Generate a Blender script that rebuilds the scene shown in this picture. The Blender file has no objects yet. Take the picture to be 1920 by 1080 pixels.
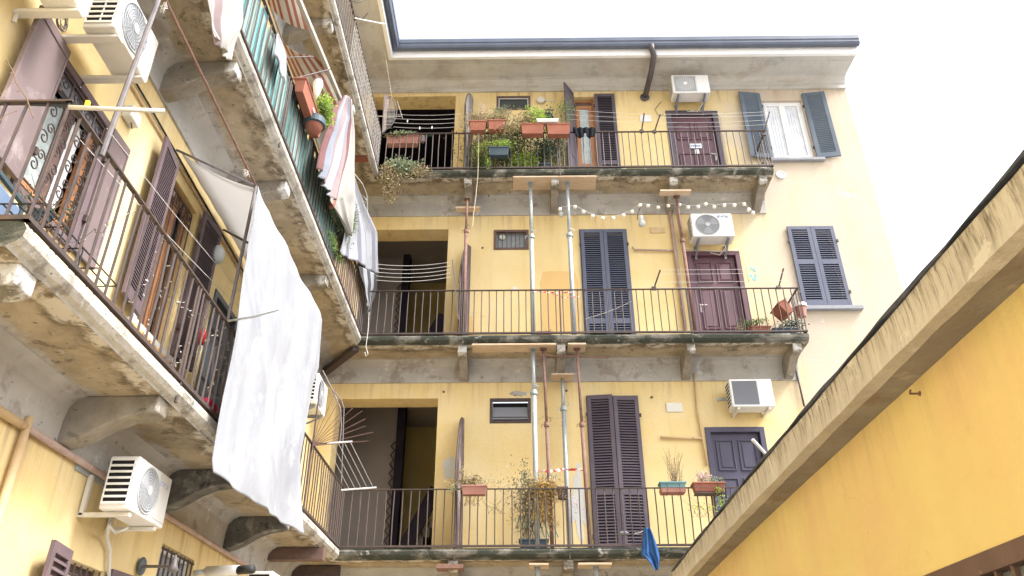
import bpy, bmesh, math, random
from mathutils import Vector, Matrix
R = math.radians
rnd = random.Random(11)
SC = bpy.context.scene
COL = SC.collection

# ---------------------------------------------------------------- camera, sky, sun, exposure
PITCH, YAW, ROLL, FPX = R(29.817), R(-0.4526), R(-0.2239), 1476.4
CAM = Vector((0, 0, 1.6))
fw = Vector((math.sin(YAW)*math.cos(PITCH), math.cos(YAW)*math.cos(PITCH), math.sin(PITCH)))
r0 = Vector((math.cos(YAW), -math.sin(YAW), 0)); u0 = r0.cross(fw)
rt = r0*math.cos(ROLL) + u0*math.sin(ROLL); up = -r0*math.sin(ROLL) + u0*math.cos(ROLL)
cd = bpy.data.cameras.new('camera'); cam = bpy.data.objects.new('camera', cd); COL.objects.link(cam)
M = Matrix((rt, up, -fw)).transposed().to_4x4(); M.translation = CAM; cam.matrix_world = M
cd.sensor_width = 36; cd.lens = FPX/1920*36; cd.clip_end = 500; SC.camera = cam

SUN_EL, SUN_AZ = R(50), R(110)      # azimuth clockwise from +Y
w = bpy.data.worlds.new('World'); SC.world = w; w.use_nodes = True
nt = w.node_tree; bg = nt.nodes['Background']
sky = nt.nodes.new('ShaderNodeTexSky'); sky.sky_type = 'NISHITA'; sky.sun_disc = False
sky.sun_elevation = SUN_EL; sky.sun_rotation = SUN_AZ; sky.air_density = 1.0; sky.dust_density = 4.0
hs = nt.nodes.new('ShaderNodeHueSaturation'); hs.inputs['Saturation'].default_value = 0.25   # overcast: the blue washed out
nt.links.new(sky.outputs[0], hs.inputs['Color'])
nt.links.new(hs.outputs[0], bg.inputs[0]); bg.inputs[1].default_value = 0.15
sd = bpy.data.lights.new('sun', 'SUN'); sun = bpy.data.objects.new('sun', sd); COL.objects.link(sun)
sd.energy = 1.7; sd.angle = R(14); sd.color = (1.0, 0.97, 0.93)
sdir = Vector((math.sin(SUN_AZ)*math.cos(SUN_EL), math.cos(SUN_AZ)*math.cos(SUN_EL), math.sin(SUN_EL)))
sun.rotation_euler = sdir.to_track_quat('Z', 'Y').to_euler()
SC.view_settings.view_transform = 'Standard'; SC.view_settings.look = 'None'
SC.view_settings.exposure = 1.72; SC.view_settings.gamma = 1
SC.cycles.max_bounces = 6; SC.cycles.diffuse_bounces = 4; SC.cycles.caustics_reflective = False; SC.cycles.caustics_refractive = False

# ---------------------------------------------------------------- materials
XL, YB, XS = -3.52, 13.0, 2.32        # left wing wall, rear wall, shed wall
MATS = {}
def newmat(name):
    m = bpy.data.materials.new(name); m.use_nodes = True; MATS[name] = m
    return m, m.node_tree, m.node_tree.nodes['Principled BSDF']
def ramp(nt, src, a, b, lo, hi):
    n = nt.nodes.new('ShaderNodeMapRange'); n.inputs[1].default_value = lo; n.inputs[2].default_value = hi
    n.inputs[3].default_value = a; n.inputs[4].default_value = b; n.clamp = True
    nt.links.new(src, n.inputs[0]); return n.outputs[0]
def mix(nt, fac, a, b, mode='MIX'):
    n = nt.nodes.new('ShaderNodeMix'); n.data_type = 'RGBA'; n.blend_type = mode
    for sock, v in ((n.inputs[0], fac), (n.inputs[6], a), (n.inputs[7], b)):
        if isinstance(v, (int, float)): sock.default_value = v
        elif isinstance(v, tuple): sock.default_value = (*v, 1)
        else: nt.links.new(v, sock)
    return n.outputs[2]
def noise(nt, scale, detail=5, rough=.6, stretch=None, off=(0, 0, 0), dist=0):
    tc = nt.nodes.new('ShaderNodeTexCoord'); mp = nt.nodes.new('ShaderNodeMapping')
    mp.inputs['Scale'].default_value = stretch or (1, 1, 1); mp.inputs['Location'].default_value = off
    nt.links.new(tc.outputs['Object'], mp.inputs[0])
    n = nt.nodes.new('ShaderNodeTexNoise'); n.inputs['Scale'].default_value = scale
    n.inputs['Detail'].default_value = detail; n.inputs['Roughness'].default_value = rough; n.inputs['Distortion'].default_value = dist
    nt.links.new(mp.outputs[0], n.inputs['Vector']); return n.outputs[0]
def surf(name, base, var=None, rough=.8, scale=3, stains=(), bump=0.0, bscale=60, metal=0, spec=.3, island=0, trans=0):
    """base colour varied by noise; stains: (colour, scale, lo, hi, strength, stretch, offset)"""
    m, nt, b = newmat(name)
    col = base
    if var: col = mix(nt, ramp(nt, noise(nt, scale), 0, 1, .35, .65), base, var)
    for i, st in enumerate(stains):
        c, s, lo, hi, k = st[:5]; stretch = st[5] if len(st) > 5 else None; off = st[6] if len(st) > 6 else (i*7.3, i*3.1, i*5.7)
        col = mix(nt, ramp(nt, noise(nt, s, 7, .65, stretch, off, .3), 0, k, lo, hi), col, c)
    if island:
        g = nt.nodes.new('ShaderNodeNewGeometry')
        hsv = nt.nodes.new('ShaderNodeHueSaturation')
        nt.links.new(ramp(nt, g.outputs['Random Per Island'], 1-island, 1+island, 0, 1), hsv.inputs['Value'])
        nt.links.new(ramp(nt, g.outputs['Random Per Island'], .5-island*.06, .5+island*.05, 0, 1), hsv.inputs['Hue'])
        if isinstance(col, tuple): hsv.inputs['Color'].default_value = (*col, 1)
        else: nt.links.new(col, hsv.inputs['Color'])
        col = hsv.outputs[0]
    if isinstance(col, tuple): b.inputs['Base Color'].default_value = (*col, 1)
    else: nt.links.new(col, b.inputs['Base Color'])
    b.inputs['Roughness'].default_value = rough; b.inputs['Metallic'].default_value = metal
    b.inputs['Specular IOR Level'].default_value = spec
    if bump:
        bn = nt.nodes.new('ShaderNodeBump'); bn.inputs['Strength'].default_value = 1; bn.inputs['Distance'].default_value = bump
        nt.links.new(noise(nt, bscale, 6, .6), bn.inputs['Height']); nt.links.new(bn.outputs[0], b.inputs['Normal'])
    if trans:
        out = [n for n in nt.nodes if n.type == 'OUTPUT_MATERIAL'][0]
        t = nt.nodes.new('ShaderNodeBsdfTranslucent'); ms = nt.nodes.new('ShaderNodeMixShader'); ms.inputs[0].default_value = trans
        if isinstance(col, tuple): t.inputs[0].default_value = (*col, 1)
        else: nt.links.new(col, t.inputs[0])
        nt.links.new(b.outputs[0], ms.inputs[1]); nt.links.new(t.outputs[0], ms.inputs[2]); nt.links.new(ms.outputs[0], out.inputs[0])
    return m

VS = (1, 1, .12)      # vertical streaks
def cracks(nt, scale, width=.004, off=(0, 0, 0), dens=.56):
    tc = nt.nodes.new('ShaderNodeTexCoord'); mp = nt.nodes.new('ShaderNodeMapping'); mp.inputs['Location'].default_value = off
    nt.links.new(tc.outputs['Object'], mp.inputs[0])
    n = nt.nodes.new('ShaderNodeTexNoise'); n.inputs['Scale'].default_value = 3; n.inputs['Detail'].default_value = 6; nt.links.new(mp.outputs[0], n.inputs['Vector'])
    va = nt.nodes.new('ShaderNodeVectorMath'); va.operation = 'MULTIPLY_ADD'; nt.links.new(n.outputs['Color'], va.inputs[0]); va.inputs[1].default_value = (.5, .5, .5); nt.links.new(mp.outputs[0], va.inputs[2])
    v = nt.nodes.new('ShaderNodeTexVoronoi'); v.feature = 'DISTANCE_TO_EDGE'; v.inputs['Scale'].default_value = scale; nt.links.new(va.outputs[0], v.inputs['Vector'])
    a = ramp(nt, v.outputs['Distance'], 1, 0, 0, width*scale)
    m = nt.nodes.new('ShaderNodeMath'); m.operation = 'MULTIPLY'; nt.links.new(a, m.inputs[0]); nt.links.new(ramp(nt, noise(nt, .7, 3, .5, None, off), 0, .8, dens, dens+.06), m.inputs[1])
    return m.outputs[0]
def wall_material():
    m, nt, b = newmat('yellow_plaster')
    col = mix(nt, ramp(nt, noise(nt, 1.3), 0, 1, .35, .65), (.71, .545, .255), (.75, .61, .34))
    # the plaster away from the galleries is weathered paler
    tc = nt.nodes.new('ShaderNodeTexCoord'); sp = nt.nodes.new('ShaderNodeSeparateXYZ'); nt.links.new(tc.outputs['Object'], sp.inputs[0])
    ad = nt.nodes.new('ShaderNodeMath'); ad.operation = 'MULTIPLY_ADD'; nt.links.new(noise(nt, .9, 5), ad.inputs[0]); ad.inputs[1].default_value = 2.2
    nt.links.new(sp.outputs['X'], ad.inputs[2])
    col = mix(nt, ramp(nt, ad.outputs[0], 0, 1, 5.2, 6.3), col, mix(nt, ramp(nt, noise(nt, 1.6, off=(4, 2, 2)), 0, 1, .35, .65), (.53, .465, .385), (.53, .45, .35)))
    col = mix(nt, ramp(nt, noise(nt, 2.2, 7, .7, VS, (3, 1, 8)), 0, .35, .50, .70), col, (.58, .41, .21))
    col = mix(nt, ramp(nt, noise(nt, 5, 8, .7, off=(1, 9, 4)), 0, .55, .64, .72), col, (.52, .42, .30))
    col = mix(nt, ramp(nt, noise(nt, 1.1, 8, .75, off=(5, 5, 1)), 0, .6, .66, .69), col, (.74, .66, .55))
    col = mix(nt, cracks(nt, .9, .007, (0, 0, 0), .60), col, (.44, .33, .20))
    # runs of rust and dirt below each gallery floor and the cornice (height is world z)
    for z0, z1 in ((3.55, 2.9), (7.27, 6.6), (10.9, 10.2), (14.05, 13.5)):
        k = nt.nodes.new('ShaderNodeMath'); k.operation = 'MULTIPLY'
        nt.links.new(ramp(nt, sp.outputs['Z'], 0, 1, z1, z0), k.inputs[0])
        k2 = nt.nodes.new('ShaderNodeMath'); k2.operation = 'LESS_THAN'; nt.links.new(sp.outputs['Z'], k2.inputs[0]); k2.inputs[1].default_value = z0+.02
        nt.links.new(ramp(nt, noise(nt, 7, 7, .7, (1, 1, .06), (z0, 2, 1)), 0, .75, .50, .64), k.inputs[1])
        k3 = nt.nodes.new('ShaderNodeMath'); k3.operation = 'MULTIPLY'; nt.links.new(k.outputs[0], k3.inputs[0]); nt.links.new(k2.outputs[0], k3.inputs[1])
        k4 = nt.nodes.new('ShaderNodeMath'); k4.operation = 'LESS_THAN'; nt.links.new(sp.outputs['X'], k4.inputs[0]); k4.inputs[1].default_value = 5.0 if z0 < 14 else 9
        k5 = nt.nodes.new('ShaderNodeMath'); k5.operation = 'MULTIPLY'; nt.links.new(k3.outputs[0], k5.inputs[0]); nt.links.new(k4.outputs[0], k5.inputs[1])
        col = mix(nt, k5.outputs[0], col, (.42, .29, .17))
    nt.links.new(col, b.inputs['Base Color']); b.inputs['Roughness'].default_value = .9; b.inputs['Specular IOR Level'].default_value = .15
    bn = nt.nodes.new('ShaderNodeBump'); bn.inputs['Distance'].default_value = .006
    nt.links.new(noise(nt, 18, 8, .7), bn.inputs['Height']); nt.links.new(bn.outputs[0], b.inputs['Normal'])
    return m
wall_material()
def shed_material():
    m, nt, b = newmat('shed_plaster')
    col = mix(nt, ramp(nt, noise(nt, 1.2), 0, 1, .35, .65), (.73, .585, .26), (.68, .54, .235))
    tc = nt.nodes.new('ShaderNodeTexCoord'); sp = nt.nodes.new('ShaderNodeSeparateXYZ'); nt.links.new(tc.outputs['Object'], sp.inputs[0])
    col = mix(nt, ramp(nt, noise(nt, .8, 6, .6, None, (4, 4, 4)), 0, .5, .45, .62), col, (.68, .45, .25))
    k = nt.nodes.new('ShaderNodeMath'); k.operation = 'MULTIPLY'; nt.links.new(ramp(nt, sp.outputs['Z'], 0, 1, 2.9, 3.42), k.inputs[0])
    nt.links.new(ramp(nt, noise(nt, 6, 7, .7, (1, 1, .10), (3, 2, 1)), .0, .42, .46, .66), k.inputs[1])
    col = mix(nt, k.outputs[0], col, (.46, .34, .19))
    col = mix(nt, ramp(nt, noise(nt, 5, 9, .75, None, (8, 1, 1), .5), 0, .35, .58, .66), col, (.60, .42, .20))
    col = mix(nt, ramp(nt, noise(nt, 26, 8, .7, None, (1, 1, 9)), 0, .5, .68, .72), col, (.36, .25, .13))
    col = mix(nt, cracks(nt, 1.1, .003, (2, 5, 3), .56), col, (.50, .37, .19))
    nt.links.new(col, b.inputs['Base Color']); b.inputs['Roughness'].default_value = .9; b.inputs['Specular IOR Level'].default_value = .15
    bn = nt.nodes.new('ShaderNodeBump'); bn.inputs['Distance'].default_value = .010
    nt.links.new(noise(nt, 7, 9, .72), bn.inputs['Height']); nt.links.new(bn.outputs[0], b.inputs['Normal'])
shed_material()
def seep_material(name, grey, ochre, brown, pale, wall_grey=.16):
    """concrete seen from below: seepage stains sit in bands at a certain distance from the wall (world x and y are the object's)"""
    m, nt, b = newmat(name)
    tc = nt.nodes.new('ShaderNodeTexCoord'); sp = nt.nodes.new('ShaderNodeSeparateXYZ'); nt.links.new(tc.outputs['Object'], sp.inputs[0])
    def math_(op, a, c_=None, d=None):
        n = nt.nodes.new('ShaderNodeMath'); n.operation = op
        for k, v in enumerate((a, c_, d)):
            if v is None: continue
            if isinstance(v, (int, float)): n.inputs[k].default_value = v
            else: nt.links.new(v, n.inputs[k])
        return n.outputs[0]
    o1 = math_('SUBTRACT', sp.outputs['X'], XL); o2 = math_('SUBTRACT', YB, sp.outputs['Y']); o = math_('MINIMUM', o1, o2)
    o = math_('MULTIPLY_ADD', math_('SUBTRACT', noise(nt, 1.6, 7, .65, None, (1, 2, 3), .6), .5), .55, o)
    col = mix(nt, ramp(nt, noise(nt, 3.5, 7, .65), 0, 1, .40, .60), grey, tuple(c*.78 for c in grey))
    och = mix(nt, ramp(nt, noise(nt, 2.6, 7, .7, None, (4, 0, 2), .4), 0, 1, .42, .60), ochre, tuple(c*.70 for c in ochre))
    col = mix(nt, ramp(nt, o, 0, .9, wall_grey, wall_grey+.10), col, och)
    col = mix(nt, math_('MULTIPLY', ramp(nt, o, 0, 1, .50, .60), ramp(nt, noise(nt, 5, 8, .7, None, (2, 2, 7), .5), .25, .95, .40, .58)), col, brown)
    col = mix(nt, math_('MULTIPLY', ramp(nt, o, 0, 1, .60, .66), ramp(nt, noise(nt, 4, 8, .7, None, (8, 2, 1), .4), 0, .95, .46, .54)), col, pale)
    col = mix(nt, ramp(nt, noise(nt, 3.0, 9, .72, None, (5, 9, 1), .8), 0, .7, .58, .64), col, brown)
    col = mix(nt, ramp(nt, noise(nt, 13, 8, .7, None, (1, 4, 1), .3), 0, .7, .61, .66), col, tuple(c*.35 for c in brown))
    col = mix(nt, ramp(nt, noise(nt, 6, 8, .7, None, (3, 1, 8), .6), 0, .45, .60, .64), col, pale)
    nt.links.new(col, b.inputs['Base Color']); b.inputs['Roughness'].default_value = .95; b.inputs['Specular IOR Level'].default_value = .1
    bn = nt.nodes.new('ShaderNodeBump'); bn.inputs['Distance'].default_value = .016
    nt.links.new(noise(nt, 12, 9, .7), bn.inputs['Height']); nt.links.new(bn.outputs[0], b.inputs['Normal'])
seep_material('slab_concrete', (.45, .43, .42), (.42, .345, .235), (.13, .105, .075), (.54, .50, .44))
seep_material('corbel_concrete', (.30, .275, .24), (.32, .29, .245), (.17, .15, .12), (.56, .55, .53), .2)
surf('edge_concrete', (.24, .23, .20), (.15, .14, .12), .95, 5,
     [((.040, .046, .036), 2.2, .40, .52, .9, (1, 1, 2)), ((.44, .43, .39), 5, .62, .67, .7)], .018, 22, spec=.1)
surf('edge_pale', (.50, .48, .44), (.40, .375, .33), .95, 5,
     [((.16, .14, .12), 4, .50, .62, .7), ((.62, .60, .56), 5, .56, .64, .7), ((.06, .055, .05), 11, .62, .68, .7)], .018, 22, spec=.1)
surf('band_concrete', (.46, .445, .425), (.38, .365, .345), .95, 2.5,
     [((.24, .20, .17), 2.6, .54, .64, .65), ((.66, .63, .58), 5, .6, .68, .6), ((.08, .07, .06), 12, .64, .68, .7)], .008, 16, spec=.1)
surf('dark_corbel', (.17, .165, .155), (.09, .088, .085), .95, 5, [((.36, .34, .30), 4, .54, .64, .7), ((.05, .05, .048), 9, .56, .64, .8)], .022, 22, spec=.1)
surf('cornice_stone', (.57, .56, .545), (.50, .49, .47), .95, 1.4,
     [((.42, .37, .32), 1.6, .50, .62, .6, (1, 1, 3)), ((.33, .33, .33), 2.6, .56, .66, .6, (1, 1, .3)), ((.22, .17, .13), 11, .67, .71, .7)], .008, 20, spec=.1)
surf('white_fascia', (.86, .86, .88), (.80, .80, .82), .8, 3)
surf('gutter_metal', (.075, .09, .13), (.10, .12, .17), .42, 2, spec=.5)
surf('downpipe_brown', (.075, .065, .072), (.10, .085, .09), .5, 4)
surf('iron', (.050, .040, .042), (.085, .055, .045), .6, 12, [((.16, .08, .04), 14, .58, .7, .5)], spec=.4)
surf('iron_grey', (.16, .145, .15), (.11, .095, .10), .55, 10, spec=.4)
surf('rust', (.24, .145, .12), (.17, .10, .085), .9, 14, [((.30, .17, .10), 18, .55, .66, .6), ((.45, .42, .38), 7, .66, .72, .6, VS)], .002, 60, spec=.2)
surf('galvanised', (.42, .46, .48), (.34, .38, .41), .45, 9, [((.62, .62, .60), 7, .6, .68, .7), ((.20, .17, .15), 16, .66, .72, .5)], metal=.35, spec=.5)
surf('shutter_blue', (.085, .095, .145), (.105, .115, .165), .6, 3, [((.16, .165, .19), 16, .62, .70, .5)], spec=.35)
surf('shutter_purple', (.082, .066, .088), (.11, .088, .108), .6, 3, [((.16, .13, .13), 18, .60, .70, .5)], spec=.35)
surf('shutter_teal', (.095, .125, .165), (.12, .15, .19), .6, 3, spec=.35)
surf('shutter_mauve', (.145, .105, .115), (.115, .083, .092), .65, 3, [((.30, .24, .25), 12, .62, .72, .5)], .001, 50, spec=.3)
surf('panel_mauve', (.185, .14, .14), (.16, .12, .12), .7, 2.2, [((.42, .36, .36), 3, .58, .72, .5), ((.20, .15, .15), 9, .64, .72, .5)], .001, 30, spec=.3)
surf('door_wine', (.105, .050, .068), (.135, .066, .085), .5, 2, [((.20, .14, .15), 12, .64, .72, .5)], spec=.4)
surf('door_blue', (.058, .052, .088), (.075, .068, .11), .5, 2, [((.16, .16, .2), 14, .64, .72, .4)], spec=.4)
surf('door_grey', (.075, .09, .11), (.10, .12, .14), .5, 3, spec=.4)
surf('wood_orange', (.42, .20, .09), (.34, .15, .065), .5, 4, [((.22, .09, .04), 8, .5, .68, .6, (8, 8, .5))], spec=.4)
surf('wood_board', (.60, .48, .36), (.52, .41, .30), .85, 3, [((.44, .28, .17), 9, .48, .66, .6, (.4, 4, 4)), ((.62, .5, .36), 14, .62, .7, .6)], .002, 40, spec=.2)
surf('old_wood', (.55, .52, .44), (.45, .42, .35), .8, 8)
surf('grey_board', (.20, .18, .19), (.27, .25, .25), .85, 3, [((.38, .35, .31), 5, .52, .64, .8, VS), ((.10, .06, .05), 7, .6, .68, .8, VS)], .003, 40, spec=.2)
surf('rag_board', (.09, .065, .065), (.13, .10, .10), .85, 4, [((.34, .30, .29), 5, .56, .64, .7, VS)], .003, 40, spec=.2)
surf('white_paint', (.78, .78, .78), (.72, .72, .72), .55, 4, spec=.4)
surf('white_plastic', (.76, .76, .75), (.70, .70, .69), .45, 3, [((.50, .47, .42), 5, .62, .74, .5, VS)], spec=.5)
surf('cream_plastic', (.72, .70, .64), (.64, .61, .55), .5, 3, [((.46, .42, .34), 5, .58, .72, .5, VS)], spec=.4)
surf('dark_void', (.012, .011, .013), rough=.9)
surf('grille_grey', (.22, .23, .26), rough=.5)
surf('guard_grey', (.42, .43, .44), rough=.5)
surf('fan_blade', (.33, .35, .38), rough=.5)
surf('beige_pipe', (.62, .46, .27), (.55, .39, .22), .7, 5, [((.34, .20, .12), 8, .58, .68, .7)], spec=.3)
surf('copper_pipe', (.34, .23, .19), (.44, .33, .28), .6, 5, [((.60, .56, .52), 6, .60, .68, .7, VS)], spec=.4)
surf('brass_dark', (.10, .07, .05), rough=.5)
surf('cable_white', (.62, .60, .56), rough=.6)
surf('cable_black', (.03, .03, .03), rough=.6)
surf('wire_steel', (.55, .55, .54), rough=.5)
surf('rope', (.55, .48, .38), rough=.9)
surf('sheet_white', (.335, .345, .37), (.29, .30, .325), .9, 2, [((.24, .25, .28), 1.8, .50, .66, .6, (1, 1, .5)), ((.38, .39, .41), 3, .55, .65, .6)], .006, 9, spec=.1, trans=.10)  # soft grey blotches paint the faint shading of folds into the colour
surf('canopy_white', (.74, .73, .72), rough=.9, spec=.1, trans=.5)
surf('sheet_cream', (.47, .455, .43), (.42, .40, .375), .9, 2, spec=.1, trans=.3)
surf('cloth_red', (.22, .115, .115), (.18, .095, .095), .9, 3, spec=.1, trans=.2)
surf('cloth_rose', (.34, .265, .27), (.30, .235, .24), .9, 3, spec=.1, trans=.25)
surf('cloth_dust', (.27, .285, .33), (.24, .255, .30), .9, 3, spec=.1, trans=.25)
surf('cloth_lilac', (.22, .22, .27), (.26, .26, .31), .9, 3, spec=.1, trans=.3)
surf('awning_orange', (.36, .15, .105), (.32, .13, .09), .9, 3, spec=.1, trans=.35)
surf('awning_cream', (.56, .52, .46), (.50, .46, .38), .9, 3, spec=.1, trans=.35)
surf('cloth_navy', (.008, .009, .013), rough=.9, spec=.1)
surf('cloth_blue', (.045, .12, .30), (.03, .08, .21), .9, 9, spec=.1)
surf('cloth_dark', (.05, .05, .055), rough=.9)
surf('terracotta', (.33, .13, .085), (.27, .10, .07), .8, 6, [((.55, .33, .26), 6, .62, .7, .6)], spec=.25)
surf('terracotta_pale', (.40, .21, .17), (.33, .16, .13), .8, 6, spec=.25)
surf('pot_teal', (.12, .24, .25), (.15, .28, .29), .6, 3, spec=.4)
surf('pot_dark', (.035, .06, .08), (.05, .08, .10), .6, 3, spec=.4)
surf('pot_brown', (.10, .07, .06), rough=.7)
surf('soil', (.06, .045, .035), rough=1)
surf('leaf_green', (.14, .21, .06), rough=.55, island=.55, spec=.3, trans=.25)
surf('leaf_bright', (.33, .46, .08), rough=.55, island=.4, spec=.3, trans=.3)
surf('leaf_dark', (.055, .10, .065), rough=.6, island=.5, spec=.3, trans=.2)
surf('leaf_dry', (.38, .31, .19), rough=.8, island=.45, spec=.15, trans=.2)
surf('leaf_ochre', (.48, .34, .14), rough=.8, island=.4, spec=.15, trans=.2)
surf('leaf_sage', (.26, .31, .20), rough=.7, island=.4, spec=.2, trans=.2)
surf('flower_pink', (.66, .50, .56), rough=.7, island=.25, trans=.2)
surf('twig', (.16, .11, .075), rough=.9)
surf('plank_paint', (.11, .26, .26), (.15, .32, .31), .75, 4, [((.40, .44, .40), 2.2, .54, .64, .7, (1, 1, .3)), ((.05, .10, .10), 5, .60, .68, .6, (1, 1, .3))], .002, 40, island=.35, spec=.25)
surf('plank_pale', (.27, .36, .34), (.22, .32, .31), .8, 4, [((.14, .26, .26), 3, .54, .64, .6, (1, 1, .3))], .002, 40, island=.2, spec=.2)
surf('reed_tan', (.42, .31, .18), rough=.85, island=.4, spec=.2)
surf('curtain_white', (.70, .72, .76), (.58, .60, .65), .85, 5, spec=.2)
surf('lace', (.50, .56, .55), (.34, .39, .39), .8, 16, spec=.3)
surf('interior_taupe', (.36, .31, .28), (.31, .27, .24), .9, 1.2, spec=.1)
surf('interior_olive', (.52, .40, .15), (.45, .345, .125), .9, 1.2, spec=.1)
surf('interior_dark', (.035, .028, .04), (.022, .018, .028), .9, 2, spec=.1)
surf('interior_grey', (.16, .15, .145), rough=.9)
surf('paver', (.40, .39, .38), (.34, .335, .32), .9, 2, [((.15, .14, .12), 5, .55, .68, .5)], .004, 30)
surf('roof_tile', (.30, .17, .12), (.24, .13, .09), .9, 6, [], .01, 20)
surf('bitumen', (.035, .04, .055), (.06, .065, .08), .6, 8, [((.10, .10, .12), 12, .55, .66, .7)], .006, 20, spec=.4)
def fascia_material():
    m, nt, b = newmat('fascia_concrete')
    col = mix(nt, ramp(nt, noise(nt, 3), 0, 1, .35, .65), (.60, .565, .49), (.52, .48, .41))
    tc = nt.nodes.new('ShaderNodeTexCoord'); sp = nt.nodes.new('ShaderNodeSeparateXYZ'); nt.links.new(tc.outputs['Object'], sp.inputs[0])
    top = ramp(nt, sp.outputs['Z'], 0, 1, 3.36, 3.60)
    def mul(a, c_):
        n = nt.nodes.new('ShaderNodeMath'); n.operation = 'MULTIPLY'; nt.links.new(a, n.inputs[0]); nt.links.new(c_, n.inputs[1]); return n.outputs[0]
    col = mix(nt, mul(ramp(nt, noise(nt, 11, 7, .7, (1, 1, .10), (2, 3, 4), .2), 0, .8, .48, .62), top), col, (.23, .19, .145))
    col = mix(nt, mul(ramp(nt, noise(nt, 30, 6, .7, (1, 1, .12), (7, 3, 4)), 0, .8, .52, .62), top), col, (.10, .08, .06))
    col = mix(nt, ramp(nt, noise(nt, 3.2, 8, .7, None, (9, 1, 2), .4), 0, .85, .60, .62), col, (.66, .63, .56))
    col = mix(nt, ramp(nt, noise(nt, 9, 8, .7, None, (1, 6, 2)), 0, .8, .68, .71), col, (.07, .06, .05))
    nt.links.new(col, b.inputs['Base Color']); b.inputs['Roughness'].default_value = .95; b.inputs['Specular IOR Level'].default_value = .1
    bn = nt.nodes.new('ShaderNodeBump'); bn.inputs['Distance'].default_value = .014
    nt.links.new(noise(nt, 24, 8, .7), bn.inputs['Height']); nt.links.new(bn.outputs[0], b.inputs['Normal'])
fascia_material()
surf('soffit_concrete', (.31, .28, .235), (.25, .22, .18), .95, 2.5, [((.24, .17, .11), 3, .5, .64, .6), ((.50, .42, .30), 4, .6, .7, .6)], .008, 20, spec=.1)
surf('window_brown', (.15, .095, .08), (.11, .07, .06), .7, 4, [((.30, .24, .20), 10, .62, .7, .6)], spec=.3)
surf('globe', (.85, .82, .76), rough=.35, spec=.5)
surf('lamp_grey', (.50, .53, .53), rough=.35, spec=.5)
surf('red_plastic', (.60, .03, .03), rough=.4)
surf('magenta_plastic', (.60, .02, .12), rough=.5)
surf('yellow_plastic', (.75, .60, .04), rough=.5)
surf('blue_fabric', (.13, .18, .27), (.17, .22, .31), .9, 3, spec=.1)
surf('paint_blue', (.20, .50, .55), rough=.8)
surf('tape_red', (.72, .07, .05), rough=.5)
surf('tape_white', (.80, .80, .80), rough=.5)
surf('paper', (.72, .76, .80), rough=.8)
surf('logo_blue', (.08, .14, .34), rough=.6)
surf('logo_faint', (.48, .50, .66), rough=.6)
surf('patch_white', (.58, .57, .53), (.52, .53, .52), .9, 8, spec=.1)
surf('patch_yellow', (.68, .46, .20), (.65, .44, .19), .9, 6, spec=.1)
surf('brick', (.26, .10, .065), (.20, .075, .05), .95, 14, spec=.1)
surf('sill_white', (.74, .73, .70), (.62, .60, .56), .7, 8, spec=.3)
surf('sill_orange', (.66, .38, .13), (.58, .31, .10), .8, 8, spec=.3)
surf('stone_grey', (.32, .33, .36), (.25, .26, .29), .8, 6)
def glass():
    m, nt, b = newmat('glass'); b.inputs['Base Color'].default_value = (.05, .06, .07, 1)
    b.inputs['Roughness'].default_value = .06; b.inputs['Specular IOR Level'].default_value = .9
glass()
def frosted():
    m, nt, b = newmat('frosted'); nt.links.new(mix(nt, ramp(nt, noise(nt, 40), 0, 1, .4, .6), (.20, .22, .24), (.30, .32, .34)), b.inputs['Base Color'])
    b.inputs['Roughness'].default_value = .6
frosted()

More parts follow.
